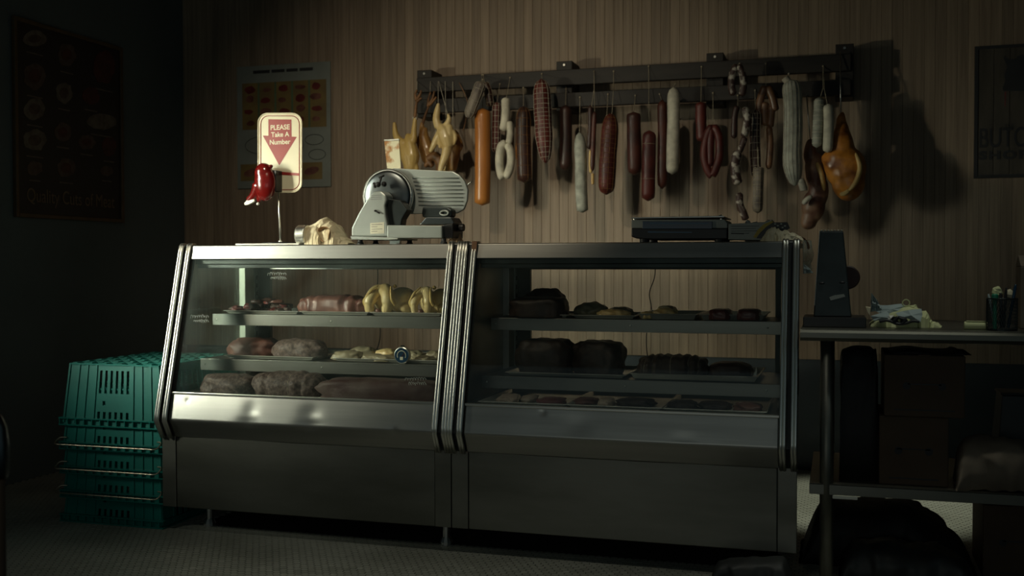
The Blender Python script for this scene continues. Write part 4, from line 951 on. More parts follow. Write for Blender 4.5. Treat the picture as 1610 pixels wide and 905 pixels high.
# poultry on the rail
def bird(label, tubes, m, Y, extras=(), strings=(), name='hanging_chicken'):
    p0 = P(*tubes[0][0][0][:2], Y); t = thing(name, label, 'chicken', p0, 'plucked poultry on the rail'); k = S(660, 200, Y); q = MB()
    for path, rs in tubes:
        pts = smooth_path([P(c[0], c[1], Y+(c[2] if len(c) > 2 else 0)) for c in path], 5); n_ = len(pts); m_ = len(rs)
        rr = [max(.0012, lerp(rs[min(int(i/(n_-1)*(m_-1)), m_-2)], rs[min(int(i/(n_-1)*(m_-1)), m_-2)+1], i/(n_-1)*(m_-1)-min(int(i/(n_-1)*(m_-1)), m_-2)))*k for i in range(n_)]
        q.tube(pts, rr, 12)
    q.build('body', MT[m], t, smooth=True, fuse=.0036, smooth_it=3)
    for nm, mm, paths, rs in extras:
        e = MB()
        for path in paths:
            pts = smooth_path([P(c[0], c[1], Y+(c[2] if len(c) > 2 else 0)) for c in path], 4); n_ = len(pts); e.tube(pts, [lerp(rs[0], rs[1], i/(n_-1))*k for i in range(n_)], 8)
        e.build(nm, MT[mm], t, smooth=True)
    for s_ in strings: MB().tube([P(s_[0][0], s_[0][1], YR0-.004)]+[P(u, v, Y) for u, v in s_[1:]], .0018, 6).build('string', MT['twinew'], t)
    return t
bird('leftmost plucked chicken, hung by one clawed foot with the other leg raised', [([(628, 222), (634, 230), (641, 246), (645, 268)], [5, 8, 12, 8]), ([(641, 210), (644, 224), (648, 245), (646, 270)], [3, 9, 12, 7]), ([(636, 226), (627, 220), (622, 210), (620, 192)], [7, 6.5, 5, 2.4]),
     ([(645, 230), (650, 218), (651, 205), (653, 184)], [8, 6, 4.6, 2.6]), ([(630, 228), (629, 242), (633, 250)], [6, 5, 2.5]), ([(640, 258), (638, 270), (640, 282)], [5, 4, 3]), ([(652, 256), (655, 268), (652, 280)], [5, 4, 3])], 'skin', 5.36,
     [('foot', 'claw', [[(652.5, 186), (654, 168), (656, 155)], [(655, 158), (653, 148), (656, 141)], [(656, 156), (661, 147), (662, 142)], [(655, 160), (660, 156), (663, 154)]], (2.8, 1.5)), ('twine_band', 'twinew', [[(649, 185), (656, 186)]], (2.4, 2.4))], [[(656, 128), (655, 156)]])
bird('amber plucked chicken second from the left, claws spread upward', [([(668, 200), (666, 215), (672, 235), (676, 262)], [4, 9, 11, 7]), ([(666, 208), (660, 222), (662, 238)], [5, 6, 2.5]), ([(664, 192), (664, 206), (668, 220)], [2.5, 5, 8]), ([(662, 238), (666, 250), (672, 260)], [2.5, 3, 2.4])], 'skinbrown', 5.43,
     [('foot', 'claw', [[(664, 196), (669, 180), (674, 167)], [(673, 168), (674, 155), (677, 145)], [(674, 166), (680, 155), (683, 143)], [(675, 165), (682, 158), (686, 152)]], (2.8, 1.4))], [[(677, 128), (676, 150)]])
bird('pale plucked chicken hung by white string, brightest of the poultry', [([(691, 198), (697, 206), (702, 218), (705, 232)], [6, 11, 12, 8]), ([(706, 196), (706, 210), (707, 226)], [5, 9, 7]), ([(689.5, 162), (687.5, 174), (686, 188), (690, 200)], [2.0, 5, 6, 7]), ([(704, 179), (706, 187), (702, 196), (697, 202)], [2.0, 3.6, 5, 6]),
     ([(692, 210), (686, 220), (681, 230), (676, 239)], [7, 6, 4.6, 2.4]), ([(694, 214), (693, 224), (692, 233)], [6, 5, 2.4]), ([(704, 228), (700, 246), (694, 262), (692, 276)], [8, 7, 5, 4]), ([(712, 206), (716, 216), (713, 228)], [4, 3.4, 2])], 'skinpale', 5.30, [], [[(689, 128), (689, 163)], [(690, 128), (704, 181)]])
bird('dark small fowl hanging behind the pale chicken', [([(712, 205), (716, 222), (714, 245), (712, 268)], [5, 10, 9, 5]), ([(716, 222), (722, 218), (726, 230), (720, 240)], [4, 2.4, 2.4, 2])], 'skinbrown', 5.44, [], [[(712, 128), (712, 206)]])
bird('dark shrivelled fowl low between the chickens', [([(672, 250), (684, 246), (692, 256), (690, 275)], [5, 8, 8, 5]), ([(668, 262), (674, 256), (680, 262)], [3, 4, 3])], 'claw', 5.40, [], [[(685, 160), (685, 248)]])
bird('yellow drumstick piece hanging just above the slicer carriage', [([(703, 245), (702, 258), (701, 276)], [3, 5, 6])], 'skin', 5.36, [], [[(700, 128), (702, 246)]], name='hanging_drumstick')
for k, (pa, lb) in enumerate((([(722, 130), (735, 160), (732, 190), (728, 205)], 'loose dry stalk curling below the rail beside the pale chicken'), )):
    o = MB().tube(smooth_path([P(u, v, YR0-.01) for u, v in pa], 6), .0025, 6).build('dried_stalk', MT['claw'], None, smooth=True); tag(o, lb, 'stalk')
# stained enamel plate behind the slicer
t = thing('stained_plate', 'off-white rust-stained tapered metal scoop behind the slicer', 'scoop', (P(617, 300, 4.2).x, 4.2, TOP))
def p42(u, v): return P(u, v, 4.2)
MB().prism([p42(604, 221), p42(627, 219.5), p42(631, 270), p42(609, 270)], (0, .006, 0)).build('blade', MT['rust'], t, bevel=.001)
MB().prism([p42(603.5, 219.5), p42(627, 218), p42(627.4, 221.2), p42(604, 222.5)], (0, .01, 0)).build('rolled_edge', MT['board'], t, bevel=.001)
a = p42(609, 270); b = p42(631, 270); MB().prism([a, b, (b.x-.01, 4.2, TOP), (a.x+.01, 4.2, TOP)], (0, .02, 0)).build('stand', MT['cast'], t)

# ------------------------------------------------------------ wall pictures
# left wall poster
xp = XL+.0
def lp(u, v, x=XL+.02): 
    p = PX(u, v, x); return p
y0, y1, z0, z1 = lp(22, 24).y, lp(193, 75).y, (lp(22, 343).z+lp(195, 348).z)/2, (lp(22, 24).z+lp(193, 75).z)/2
t = thing('framed_poster', 'dark framed poster of meat cuts on the left wall', 'poster', (XL, (y0+y1)/2, z0))
MB().box(XL+.001, XL+.012, y0+.015, y1-.015, z0+.015, z1-.015).build('print', MT['poster'], t)
for bx in ((y0, y0+.02, z0, z1), (y1-.02, y1, z0, z1), (y0+.02, y1-.02, z0, z0+.02), (y0+.02, y1-.02, z1-.02, z1)):
    MB().box(XL+.001, XL+.022, bx[0], bx[1], bx[2], bx[3]).build('frame', MT['goldframe'], t, bevel=.003)
pics = [(130, 145, 45, 32, 'fat'), (250, 205, 35, 45, 'pork'), (390, 250, 45, 65, 'rawred'), (130, 285, 42, 55, 'pork'), (240, 348, 32, 42, 'fat'), (340, 358, 33, 35, 'rawred'), (130, 408, 42, 42, 'fat'), (380, 455, 57, 30, 'cutlet'),
        (235, 495, 33, 38, 'pork'), (130, 525, 45, 42, 'fat'), (325, 532, 33, 28, 'pork'), (408, 548, 28, 38, 'rawred'), (130, 630, 30, 28, 'darkmeat'), (248, 628, 35, 38, 'pork'), (400, 640, 25, 20, 'darkmeat')]
for x, y, rx, ry, mm in pics:
    # crop coordinates (2.3825 px per pixel) -> on the poster plane
    X_ = XL+.0125
    n = 18; rr = random.Random(x+y)
    pts = []
    for k in range(n):
        a = 2*PI*k/n; j = rr.uniform(.86, 1.05); pts.append(PX((x+rx*j*math.cos(a))/2.3825, (y+ry*j*math.sin(a))/2.3825, X_))
    MB().prism(pts, (.0008, 0, 0)).build('picture', MT[{'fat': 'dimfat', 'pork': 'dimpork', 'rawred': 'dimred', 'cutlet': 'dimfat', 'darkmeat': 'dimpork'}[mm]], t)
    if mm in ('fat', 'pork'):
        pts = [PX((x+rx*.55*math.cos(2*PI*k/12))/2.3825, (y+ry*.5*math.sin(2*PI*k/12))/2.3825, X_+.0009) for k in range(12)]
        MB().prism(pts, (.0006, 0, 0)).build('picture_detail', MT['dimpork' if mm == 'fat' else 'dimred'], t)
    a = PX((x-rx*.7)/2.3825, (y+ry+14)/2.3825, X_); b = PX((x+rx*.7)/2.3825, (y+ry+14)/2.3825, X_)
    MB().box(X_, X_+.0006, a.y, b.y, a.z-.006, a.z).build('caption', MT['dimfat'], t)
p = PX(265/2.3825, 745/2.3825, XL+.0125)
text('Quality Cuts of Meat', .098, (XL+.0135, (y0+y1)/2, p.z), MT['dimtext'], t, rot=(PI/2, 0, PI/2), xs=.80)
# butcher chart on the back wall
YC = YW-.012
a = P(372, 98, YC); b = P(520, 293, YC); xa_, xb_ = a.x, b.x; zb_, za_ = b.z-.0, P(520, 96, YC).z
t = thing('wall_chart', 'grey framed chart of meat cuts on the panelled wall behind the sign', 'chart', ((xa_+xb_)/2, YW, zb_))
MB().box(xa_, xb_, YC, YW-.001, zb_, za_).build('board', MT['chartpaper'], t, bevel=.002)
W2, H2 = xb_-xa_, za_-zb_
def cxz(f, g): return xa_+W2*f, za_-H2*g
yq = YC-.0008
x_, z_ = cxz(.06, .14); x2, z2 = cxz(.96, .52); MB().box(x_, x2, yq, YC, z2, z_).build('ochre_panel', MT['ochre'], t)
for k in range(1, 5):
    x_, z_ = cxz(.06+.18*k-.01, .14); x2, z2 = cxz(.06+.18*k+.01, .52); MB().box(x_, x2, yq-.0005, yq, z2, z_).build('column_rule', MT['green'], t)
rr = random.Random(5)
for c_ in range(5):
    for r_ in range(4):
        x_, z_ = cxz(.14+.18*c_+rr.uniform(-.015, .015), .19+.09*r_+rr.uniform(-.01, .01)); n = 10; w, h = rr.uniform(.028, .042), rr.uniform(.012, .026)
        MB().prism([(x_+w*math.cos(2*PI*k/n)*rr.uniform(.8, 1.1), yq-.0006, z_+h*math.sin(2*PI*k/n)*rr.uniform(.8, 1.1)) for k in range(n)], (0, .0006, 0)).build('meat_picture', MT['pork' if (c_+r_) % 2 else 'rawred'], t)
x_, z_ = cxz(.5, .052)
for k, (f0, f1) in enumerate(((.18, .36), (.38, .52), (.54, .66), (.68, .82))):
    a_, zz = cxz(f0, .04); b_, z3 = cxz(f1, .065); MB().box(a_, b_, yq, YC, z3, zz).build('heading', MT['ink'], t)
for f_, g_, w, h in ((.83, .62, .06, .03), (.86, .74, .055, .03), (.25, .65, .10, .05), (.6, .66, .07, .08)):
    x_, z_ = cxz(f_, g_); n = 20
    MB().tube([(x_+w*math.cos(2*PI*k/n), yq, z_+h*math.sin(2*PI*k/n)) for k in range(n)], .0016, 4, closed=True).build('diagram_outline', MT['ink'], t)
for f_, g_ in ((.8, .87), (.15, .87), (.5, .9)):
    x_, z_ = cxz(f_, g_); MB().box(x_-.07, x_+.07, yq, YC, z_-.05, z_+.05).build('lower_panel', MT['ochre' if f_ != .5 else 'decal'], t)
    MB().prism([(x_+.05*math.cos(2*PI*k/9), yq-.0006, z_+.025*math.sin(2*PI*k/9+.4)) for k in range(9)], (0, .0006, 0)).build('meat_picture', MT['pork'], t)
# butcher shop sign, right
YS = YW-.02
a = P(1533, 73, YS); b = P(1537, 280, YS); x0 = a.x; x1 = x0+.46; zt_, zb_ = a.z, b.z
t = thing('shop_sign', 'dark wooden butcher shop sign at the right edge of the wall', 'sign', ((x0+x1)/2, YW, zb_))
nb = 6
for k in range(nb): MB().box(x0+.015+(x1-x0-.03)*k/nb+.001, x0+.015+(x1-x0-.03)*(k+1)/nb-.001, YS+.004, YW-.001, zb_+.012, zt_-.012).build('board', MT['signwood'], t, bevel=.001)
for bx in ((x0, x0+.015, zb_, zt_), (x1-.015, x1, zb_, zt_), (x0+.015, x1-.015, zb_, zb_+.015), (x0+.015, x1-.015, zt_-.015, zt_)): MB().box(bx[0], bx[1], YS, YW-.001, bx[2], bx[3]).build('frame', MT['ink'], t)
def ps(x, y): return P(1350+x/3.231, 50+y/3.231, YS+.0035)
cow = [(735, 130), (745, 118), (755, 135), (790, 140), (815, 120), (840, 118), (920, 112), (1010, 118), (1060, 130), (1075, 190), (1072, 300), (1045, 300), (1040, 240), (1020, 235), (1000, 300), (975, 300), (960, 250), (880, 250), (865, 300), (735, 300), (730, 285), (745, 250), (738, 215), (755, 180)]
MB().prism([ps(x, y) for x, y in cow], (0, -.001, 0)).build('cow_silhouette', MT['ink'], t)
MB().prism([ps(742, 305), ps(750, 305), ps(746, 378), ps(741, 378)], (0, -.001, 0)).build('red_drip', MT['rawred'], t)
xm = (x0+x1)/2
pz = ps(755, 478); text('THE', .026, (pz.x+.01, YS+.0025, pz.z), MT['ink'], t)
pz = ps(0, 565); text('BUTCHER', .135, (x0+.018, YS+.0025, pz.z), MT['ink'], t, xs=.62, align='LEFT', bold=.0012)
pz = ps(0, 648); text('SHOP', .055, (x0+.022, YS+.0025, pz.z), MT['ink'], t, xs=1.35, align='LEFT', spacing=1.25, bold=.003)

# ------------------------------------------------------------ work table and what is on it
TY0, TY1, TZ = 3.58, 4.25, .855
xl, xr = -.118, 1.35
t = thing('work_table', 'steel work table with lower shelf to the right of the display cases', 'table', ((xl+xr)/2, (TY0+TY1)/2, 0))
MB().box(xl, xr, TY0+.012, TY1, TZ-.035, TZ).build('tabletop', MT['steel_dirty'], t, bevel=.003)
q = MB(); pr = [(TY0+.014, TZ-.001), (TY0+.005, TZ-.004), (TY0, TZ-.012), (TY0, TZ-.028), (TY0+.006, TZ-.038), (TY0+.014, TZ-.040)]
q.prism([(xl, y, z) for y, z in pr], (xr-xl, 0, 0)).build('rolled_edge', MT['steel_dirty'], t)
zsh = .350
MB().box(xl+.03, xr-.03, TY0+.03, TY1-.03, zsh-.004, zsh).box(xl+.03, xr-.03, TY0+.03, TY0+.034, zsh-.035, zsh).build('lower_shelf', MT['steel_dirty'], t, bevel=.001)
for x in (-.034, xr-.06):
    for y in (TY0+.05, TY1-.05):
        lg = MB().tube([(x, y, .02), (x, y, TZ-.035)], .022, 16).build('leg', MT['steel_dirty'], t, smooth=True)
        MB().lathe((x, y, 0), [(.014, 0), (.018, .004), (.012, .02), (.020, .024)], 14).build('foot', MT['rubber'], lg)
p = P(1310, 780, TY0+.028); MB().box(p.x-.002, p.x+.075, TY0+.0285, TY0+.0298, zsh-.046, zsh-.036).build('white_sticker', MT['board'], t)
TB = TZ
# tall tapered grater-like tower
yt = 3.74
t = thing('tapered_tower', 'tall dark tapered metal tower on a flat black base on the table', 'slicer tower', (P(1308, 500, yt).x, yt, TB))
a = P(1258, 497, yt-.06); b = P(1362, 497, yt-.06)
zb0 = P(1308, 498, yt-.05).z
MB().box(max(a.x, -.112), b.x, yt-.07, yt+.12, TB, max(TB+.03, zb0)).build('base', MT['plastic'], t, bevel=.003)
zb0 = max(TB+.03, zb0)
def tw(u, v, y): p = P(u, v, yt-.04); return Vector((p.x, y, max(zb0, p.z)))
v = [tw(1279, 500, yt-.05), tw(1339, 500, yt-.05), tw(1339, 500, yt+.06), tw(1279, 500, yt+.06), tw(1289, 363, yt-.03), tw(1326, 363, yt-.03), tw(1326, 363, yt+.035), tw(1289, 363, yt+.035)]
MB().add(v, [(0,1,5,4),(1,2,6,5),(2,3,7,6),(3,0,4,7),(4,5,6,7),(0,3,2,1)]).build('tower', MT['darkframe'], t, bevel=.004)
q = MB(); pt_ = tw(1307, 362, yt)
for k in range(7): q.ell(Vector((lerp(v[4].x, v[5].x, (k+.5)/7), yt-.025+.01*(k % 2), v[4].z+.0015)), (.004, .004, .003), 8, 6)
q.build('perforated_cap', MT['steel'], t, smooth=True)
pe = [tw(1284, 470, 0), tw(1289, 370, 0)]
MB().tube([Vector((tw(1281, 480, 0).x, yt-.048, tw(1281, 480, 0).z)), Vector((v[4].x, yt-.031, v[4].z))], .0016, 6).build('bright_edge', MT['chrome'], t)
q = MB(); a = P(1305, 472, yt-.06); 
q.prism([P(1304, 467, yt-.048), P(1312, 464, yt-.048), P(1327, 462, yt-.048), P(1329, 466, yt-.048), P(1318, 469, yt-.048), P(1306, 472, yt-.048)], (0, .0, 0) if False else (0, .004, 0)); q.build('tape_strip', MT['greycarton'], t)
for uu, vv in ((1292, 445), (1324, 444)): MB().ell(P(uu, vv, yt-.047), (.009, .003, .004), 10, 6).build('finger_slot', MT['rubber'], t, smooth=True)
pc = P(1333, 436, yt+.07); MB().lathe(pc, [(.036, 0), (.040, .004), (.040, .016), (.034, .02)], 32, 'Y').build('round_dial', MT['darkred'], t)
# crumpled papers and dark bundle
tt = thing('crumpled_papers', 'heap of crumpled yellow and blue-grey papers on the table', 'paper', (P(1420, 512, 3.74).x, 3.74, TB))
k3 = 10.056
def c3(x, y): return (1340+x/k3, 440+y/k3)
def out3(l): return [c3(*q) for q in l]
crumple('yellow_sheet', '', '', out3([(280, 670), (420, 560), (600, 470), (780, 420), (920, 400), (1010, 385), (1040, 450), (1100, 470), (1180, 510), (1215, 620), (1290, 650), (1390, 705)]), 3.78, MT['papery'], .06, .009, 21, base=TB, parent=tt, nu=26, nv=7, ridge=34)
for k, (cs_, ya, yb, mm) in enumerate((([(290, 570), (545, 495), (600, 560), (560, 640), (350, 645)], 3.69, 3.74, 'paperb'), ([(330, 400), (560, 400), (800, 372), (900, 430), (860, 520), (560, 590), (380, 500)], 3.72, 3.77, 'paperb'),
        ([(690, 520), (880, 475), (1095, 455), (1110, 560), (1075, 660), (880, 610), (760, 600)], 3.68, 3.74, 'paperb'), ([(900, 410), (1010, 385), (1040, 455), (930, 470)], 3.74, 3.76, 'papery'), ([(570, 560), (660, 560), (640, 650), (560, 640)], 3.665, 3.68, 'board'))):
    zs = [P(*c3(x, y), ya).z for x, y in cs_]; q = MB(); cen = [sum(c[0] for c in cs_)/len(cs_), sum(c[1] for c in cs_)/len(cs_)]
    def lift(x, y, w):
        f_ = (700-y)/330; p = P(*c3(x, y), lerp(ya, yb, f_)); p.y += w; p.z = max(p.z, TB+.001); return p
    pts = [lift(x, y, .008*math.sin(i_*2.3+k)) for i_, (x, y) in enumerate(cs_)]; m_ = len(pts); mid = [pts[i_].lerp(pts[(i_+1) % m_], .5)+Vector((0, .006*math.cos(i_*1.7), .003*math.sin(i_*3))) for i_ in range(m_)]
    c_ = lift(cen[0], cen[1], -.014); ring_ = [v_ for pair in zip(pts, mid) for v_ in pair]
    q.add(ring_+[c_], [(i_, (i_+1) % (2*m_), 2*m_) for i_ in range(2*m_)]); q.build('loose_sheet', MT[mm], tt, solid=.0008)
q = MB()
def fin(s, t_):
    a = c3(lerp(290, 470, s), lerp(500, 480, s)); b = c3(lerp(300, 400, s), lerp(200, 330, s)); p = P(*a, 3.74).lerp(P(*b, 3.74), t_); p.y += .02*noise.noise(Vector((s*6, t_*5, 1))); return p
q.grid(fin, 10, 10); q.build('standing_corner', MT['paperb'], tt, solid=.001)
q = MB(); q.prism([P(*c3(x, y), 3.71) for x, y in ((212, 425), (292, 440), (280, 560), (250, 520))], (0, .01, .002)); q.build('torn_corner', MT['paper'], tt)
pc = P(*c3(850, 362), 3.76); MB().tube([pc+Vector((.011*math.cos(a), 0, .011*math.sin(a))) for a in [k*PI/9 for k in range(18)]], .0022, 6, closed=True).build('curled_strip', MT['papery'], tt, smooth=True)
t = thing('tangled_headset', 'tangled black cord lying in front of the crumpled papers', 'cord', (P(*c3(750, 700), 3.63).x, 3.63, TB))
q = MB(); rr = random.Random(9)
pts = []
for k in range(26):
    a = k*1.9; x, y = 740+ (90+40*math.sin(k*.7))*math.cos(a), 640+55*math.sin(a); p = P(*c3(x, y), 3.65+.012*math.sin(k*1.3)); p.z = max(p.z, TB+.005); pts.append(p)
q.tube(smooth_path(pts, 5), .0042, 6)
p2 = [P(*c3(x, y), 3.64) for x, y in ((430, 660), (520, 640), (600, 650), (700, 690), (820, 690), (960, 650), (1060, 660))]
for p in p2: p.z = max(p.z, TB+.006)
q.tube(smooth_path(p2, 5), .005, 6); q.build('coil', MT['rubber'], t, smooth=True)
# roll of paper
a = P(1516, 507, 3.68); b = P(1552, 507, 3.68); r_ = .0125
o = MB().lathe((a.x, 3.68, TB+r_+.0003), [(r_*.4, 0), (r_, 0), (r_, b.x-a.x), (r_*.4, b.x-a.x)], 24, 'X').build('paper_roll', MT['papery'], None); tag(o, 'small cream paper roll lying left of the pen cup', 'paper roll')
o = MB().grid(lambda s, t_: (lerp(a.x+.006, b.x-.004, s), 3.68+lerp(-.008, .012, t_), TB+2*r_+.0015+.003*abs(noise.noise(Vector((s*14, t_*5, 3))))), 14, 6).build('torn_paper', MT['papery'], None, solid=.0008); tag(o, 'torn paper edge on top of the small roll', 'paper')
# mesh pen cup
cx_ = P(1575, 515, 3.66); rc = 22.5*S(1575, 500, 3.66); zc = P(1575, 469, 3.66).z
t = thing('pen_cup', 'dark mesh pen cup at the right end of the table', 'pen cup', (cx_.x, 3.66, TB))
q = MB(); n = 40
for k in range(n):
    for s in (-1, 1): q.tube([Vector((cx_.x+rc*math.cos(2*PI*k/n+s*j*.12), 3.66+rc*math.sin(2*PI*k/n+s*j*.12), lerp(TB+.004, zc, j/6))) for j in range(7)], .0007, 3, cap=False)
q.build('mesh_wall', MT['darkframe'], t)
q = MB().tube([Vector((cx_.x+rc*math.cos(a), 3.66+rc*math.sin(a), zc)) for a in [k*PI/16 for k in range(32)]], .0022, 6, closed=True); q.build('rim', MT['darkframe'], t, smooth=True)
MB().lathe((cx_.x, 3.66, TB), [(rc, 0), (rc, .005)], 32).build('base', MT['darkframe'], t)
def pen(u0_, v0_, u1_, v1_, r, m, lb, nm='pen'):
    b_ = P(u1_, v1_, 3.66); b_.z = TB+.008; a_ = P(u0_, v0_, 3.66)
    d = (a_-b_); q = MB().tube([b_, b_+d*.93, b_+d*.95, a_], [r, r, r*.7, r*.7], 8); o = q.build(nm, MT[m], None, smooth=True); tag(o, lb, 'pen', 'pens in the mesh cup')
pen(1597, 447, 1585, 505, .0048, 'blue', 'blue-grey marker leaning out of the pen cup to the right')
pen(1582, 452, 1578, 505, .0042, 'plastic', 'black marker upright in the pen cup')
pen(1573, 460, 1575, 505, .0055, 'plastic', 'short black pen in the middle of the pen cup')
pen(1554, 462, 1565, 505, .0040, 'paperb', 'pale grey pen leaning left out of the pen cup')
p = P(1564, 466, 3.655); o = MB().lathe((p.x, p.y-.004, TB+.0055), [(.006, 0), (.006, p.z-TB-.02), (.010, p.z-TB-.012), (.010, p.z-TB), (.006, p.z-TB+.003)], 16).build('marker', MT['greenpl'], None); tag(o, 'green-capped marker in the pen cup', 'pen', 'pens in the mesh cup')
for (uu, vv, r, mm, lb) in ((1568, 459, .016, 'papery', 'crumpled olive paper stuffed in the pen cup'), (1587, 462, .013, 'paper', 'crumpled white paper stuffed in the pen cup')):
    p = P(uu, vv, 3.672); q = MB(); q.ell(p, (r, r*.7, r), 14, 9)
    for v_ in q.v: v_ += Vector((noise.noise(v_*80), noise.noise(v_*80+Vector((5, 0, 0))), noise.noise(v_*80+Vector((0, 5, 0)))))*.006
    o = q.build('paper_ball', MT[mm]); tag(o, lb, 'paper', 'paper balls in the mesh cup')
p = P(1604, 515, 3.75); q = P(1604, 418, 3.75)
t = thing('gable_carton', 'dull beige carton behind the pen cup at the right edge', 'carton', (p.x+.08, 3.8, TB))
MB().box(p.x, p.x+.16, 3.75, 3.86, TB, q.z).build('carton_body', MT['cloth'], t, bevel=.004)
MB().prism([(p.x, 3.75, q.z), (p.x, 3.86, q.z), (p.x, 3.805, q.z+.035)], (.16, 0, 0)).build('folded_top', MT['cloth'], t, bevel=.002)

# ------------------------------------------------------------ under the table
SZ = zsh
def box_thing(label, u0_, v0_, u1_, v1_, Y, d, zb, name='cardboard_box', hole=True, m='cardboard', group=None, flaps=False):
    a = P(u0_, v1_, Y); b = P(u1_, v0_, Y)
    t = thing(name, label, 'box', ((a.x+b.x)/2, Y+d/2, zb), group)
    MB().box(a.x, b.x, Y, Y+d, zb, b.z).build('carton_body', MT[m], t, bevel=.004)
    cx = (a.x+b.x)/2; q = MB()
    MB().box(cx-.018, cx+.018, Y+.0, Y+d, b.z, b.z+.0012).build('packing_tape', MT['tancase'], t)
    if hole:
        q = MB(); zz = lerp(zb, b.z, .5)
        for s in (-.22, .22): q.lathe((cx+s*(b.x-a.x), Y-.0008, zz), [(.012, 0), (.012, .002)], 16, 'Y')
        q.build('punched_hole', MT['rubber'], t)
        MB().box(cx-.05, cx+.05, Y-.0008, Y+.001, zz+.004, zz+.008).build('printed_line', MT['ink'], t)
        MB().box(a.x+.03, b.x-.03, Y-.0008, Y+.001, zb+.02, zb+.024).build('printed_line', MT['ink'], t)
    return t, b.z
t1, zz1 = box_thing('lower brown cardboard box on the table shelf', 1382, 657, 1492, 760, 3.66, .3, SZ)
t2, zz2 = box_thing('upper brown cardboard box stacked under the tabletop', 1390, 560, 1518, 657, 3.65, .3, zz1+.0015)
# black garment / bag hanging over and left of the boxes
def heap(name, label, cat, outline, Y, depth, m, seed, amp=.012, zb=0, nu=50, nv=26, group=None):
    "draped heap: silhouette in pixels lofted over a depth"
    poly = smooth_path([P(u, v, Y) for u, v in outline], 6); mb = MB()
    def fn(s, t_):
        x = s*(len(poly)-1); i = min(int(x), len(poly)-2); p = poly[i].lerp(poly[i+1], x-i); h = max(0, p.z-zb)
        a = PI*t_; y = Y-depth/2*math.cos(a); z = zb+h*math.sin(a)**.45
        n1 = noise.noise(Vector((p.x*13+seed, y*13, z*7)))+.5*noise.noise(Vector((p.x*34+seed, y*30, z*16)))
        return (p.x+n1*amp*.5, y+n1*amp, max(zb+.0005, z+(n1*amp*.6 if h > .01 else 0)))
    mb.grid(fn, nu, nv); n_ = nu+1
    mb.f.append(tuple(range(0, nu+1))[::-1]+tuple(nv*n_+i for i in range(nu+1)))
    o = mb.build(name, MT[m], None, smooth=True); tag(o, label, cat, group); return o
heap('black_apron', 'black apron bundled left of the boxes under the table', 'apron', [(1322, 752), (1324, 640), (1322, 560), (1332, 545), (1358, 543), (1372, 548), (1379, 570), (1379, 752)], 3.80, .2, 'bag', 2, zb=SZ)
heap('black_cloth', 'black cloth laid over the upper cardboard box', 'cloth', [(1388, 559), (1400, 550), (1430, 545), (1460, 550), (1490, 551), (1500, 546), (1512, 552), (1521, 562)], 3.80, .26, 'bag', 5, zb=zz2+.002, amp=.004)
# beige cloth and dark bin on the shelf, right
heap('beige_cloth', 'crumpled beige cloth on the table shelf at the right edge', 'cloth', [(1502, 760), (1506, 715), (1516, 692), (1550, 690), (1585, 686), (1620, 700), (1645, 760)], 3.72, .2, 'cloth', 8, zb=SZ, amp=.022)
a = P(1566, 690, 3.9); b = P(1640, 624, 3.9)
t = thing('dark_bin', 'black tapered bin behind the beige cloth on the shelf', 'bin', ((a.x+b.x)/2, 3.98, SZ))
MB().add([(a.x, 3.9, SZ), (b.x, 3.9, SZ), (b.x, 4.08, SZ), (a.x, 4.08, SZ), (a.x+.02, 3.92, b.z), (b.x-.02, 3.92, b.z), (b.x-.02, 4.06, b.z), (a.x+.02, 4.06, b.z)], [(0,1,5,4),(1,2,6,5),(2,3,7,6),(3,0,4,7),(4,5,6,7),(0,3,2,1)]).build('body', MT['plastic'], t, bevel=.004)
MB().box(a.x+.015, b.x-.015, 3.915, 4.065, b.z, b.z+.008).build('lid', MT['plastic'], t, bevel=.003)
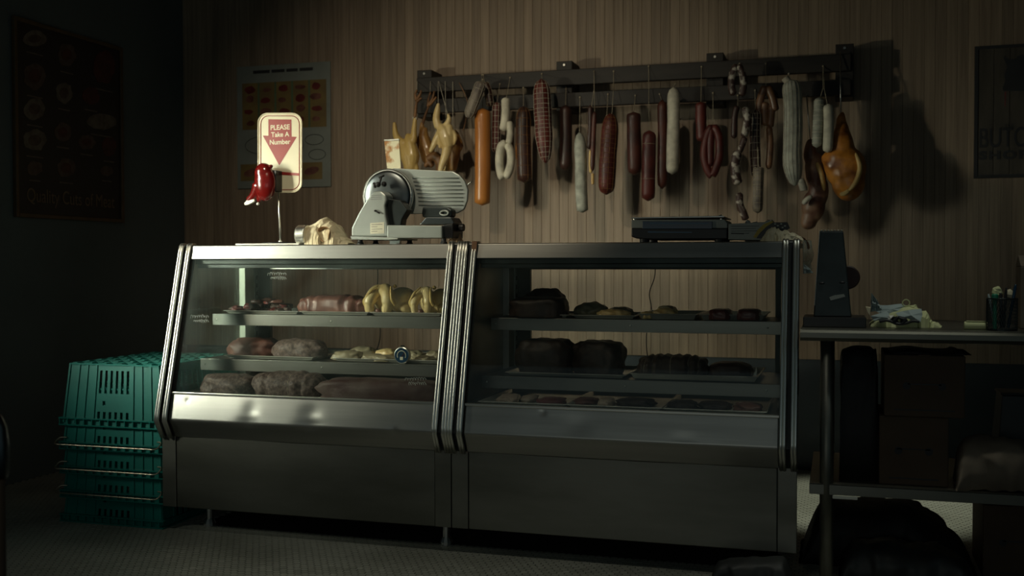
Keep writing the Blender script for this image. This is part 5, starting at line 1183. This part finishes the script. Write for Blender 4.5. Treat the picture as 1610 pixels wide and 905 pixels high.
# bags under the shelf, on the floor
heap('bin_bag', 'large black bin bag on the floor under the table', 'bag', [(1258, 912), (1264, 860), (1284, 800), (1305, 786), (1370, 783), (1425, 785), (1452, 800), (1470, 812), (1498, 838), (1514, 856), (1528, 912)], 4.08, .34, 'bag', 11, zb=0.003, amp=.02, nu=80, nv=40)
heap('plastic_sack', 'grey plastic sack in front of the black bin bag', 'bag', [(1318, 960), (1325, 880), (1345, 850), (1390, 845), (1440, 856), (1490, 862), (1520, 890), (1530, 960)], 3.79, .2, 'clearbag', 14, zb=0.003, amp=.02, nu=70, nv=36)
box_thing('brown cardboard box on the floor at the lower right', 1545, 800, 1660, 905, 3.9, .3, .0025)
# crumpled plastic on the floor in front of the right case
heap('crumpled_plastic', 'crumpled dark plastic wrap on the floor before the right case', 'plastic wrap', [(1120, 902), (1128, 884), (1142, 878), (1160, 876), (1185, 874), (1205, 876), (1232, 880), (1245, 900)], 3.56, .12, 'clearbag', 17, zb=.0025, amp=.016)
for k, (uu, vv, lb) in enumerate(((1134, 898, 'pale plastic twist at the left of the floor wrap'), (1197, 895, 'pale plastic peak in the middle of the floor wrap'), (1228, 898, 'pale plastic fold at the right of the floor wrap'))):
    p = P(uu, vv, 3.44); q = MB().ell((p.x, 3.44, .016), (.022, .014, .0135), 14, 9)
    for v_ in q.v: v_ += Vector((noise.noise(v_*60), noise.noise(v_*60+Vector((3, 0, 0))), 0))*.010
    o = q.build('plastic_scrap', MT['paperb']); tag(o, lb, 'plastic wrap', 'plastic scraps on the floor')
# foreground stool at the left edge, out of focus
xs_ = P(-4, 690, 1.7).x
t = thing('foreground_post', 'blurred brown post with a rounded dark top in the left foreground', 'post', (xs_, 1.7, 0))
zt_ = P(0, 652, 1.7).z; rb = 17*S(0, 700, 1.7)
MB().lathe((xs_, 1.7, 0), [(.11, 0), (.11, .008), (.04, .014), (rb*.62, .02), (rb*.62, P(0, 752, 1.7).z)], 28).build('shaft', MT['cardboard'], t)
MB().lathe((xs_, 1.7, P(0, 752, 1.7).z), [(rb*.8, 0), (rb, .01), (rb, (zt_-P(0, 752, 1.7).z)*.55), (rb*.8, (zt_-P(0, 752, 1.7).z)*.82), (rb*.4, (zt_-P(0, 752, 1.7).z)*.98), (0.001, zt_-P(0, 752, 1.7).z)], 28).build('rounded_cap', MT['blade'], t, smooth=True)
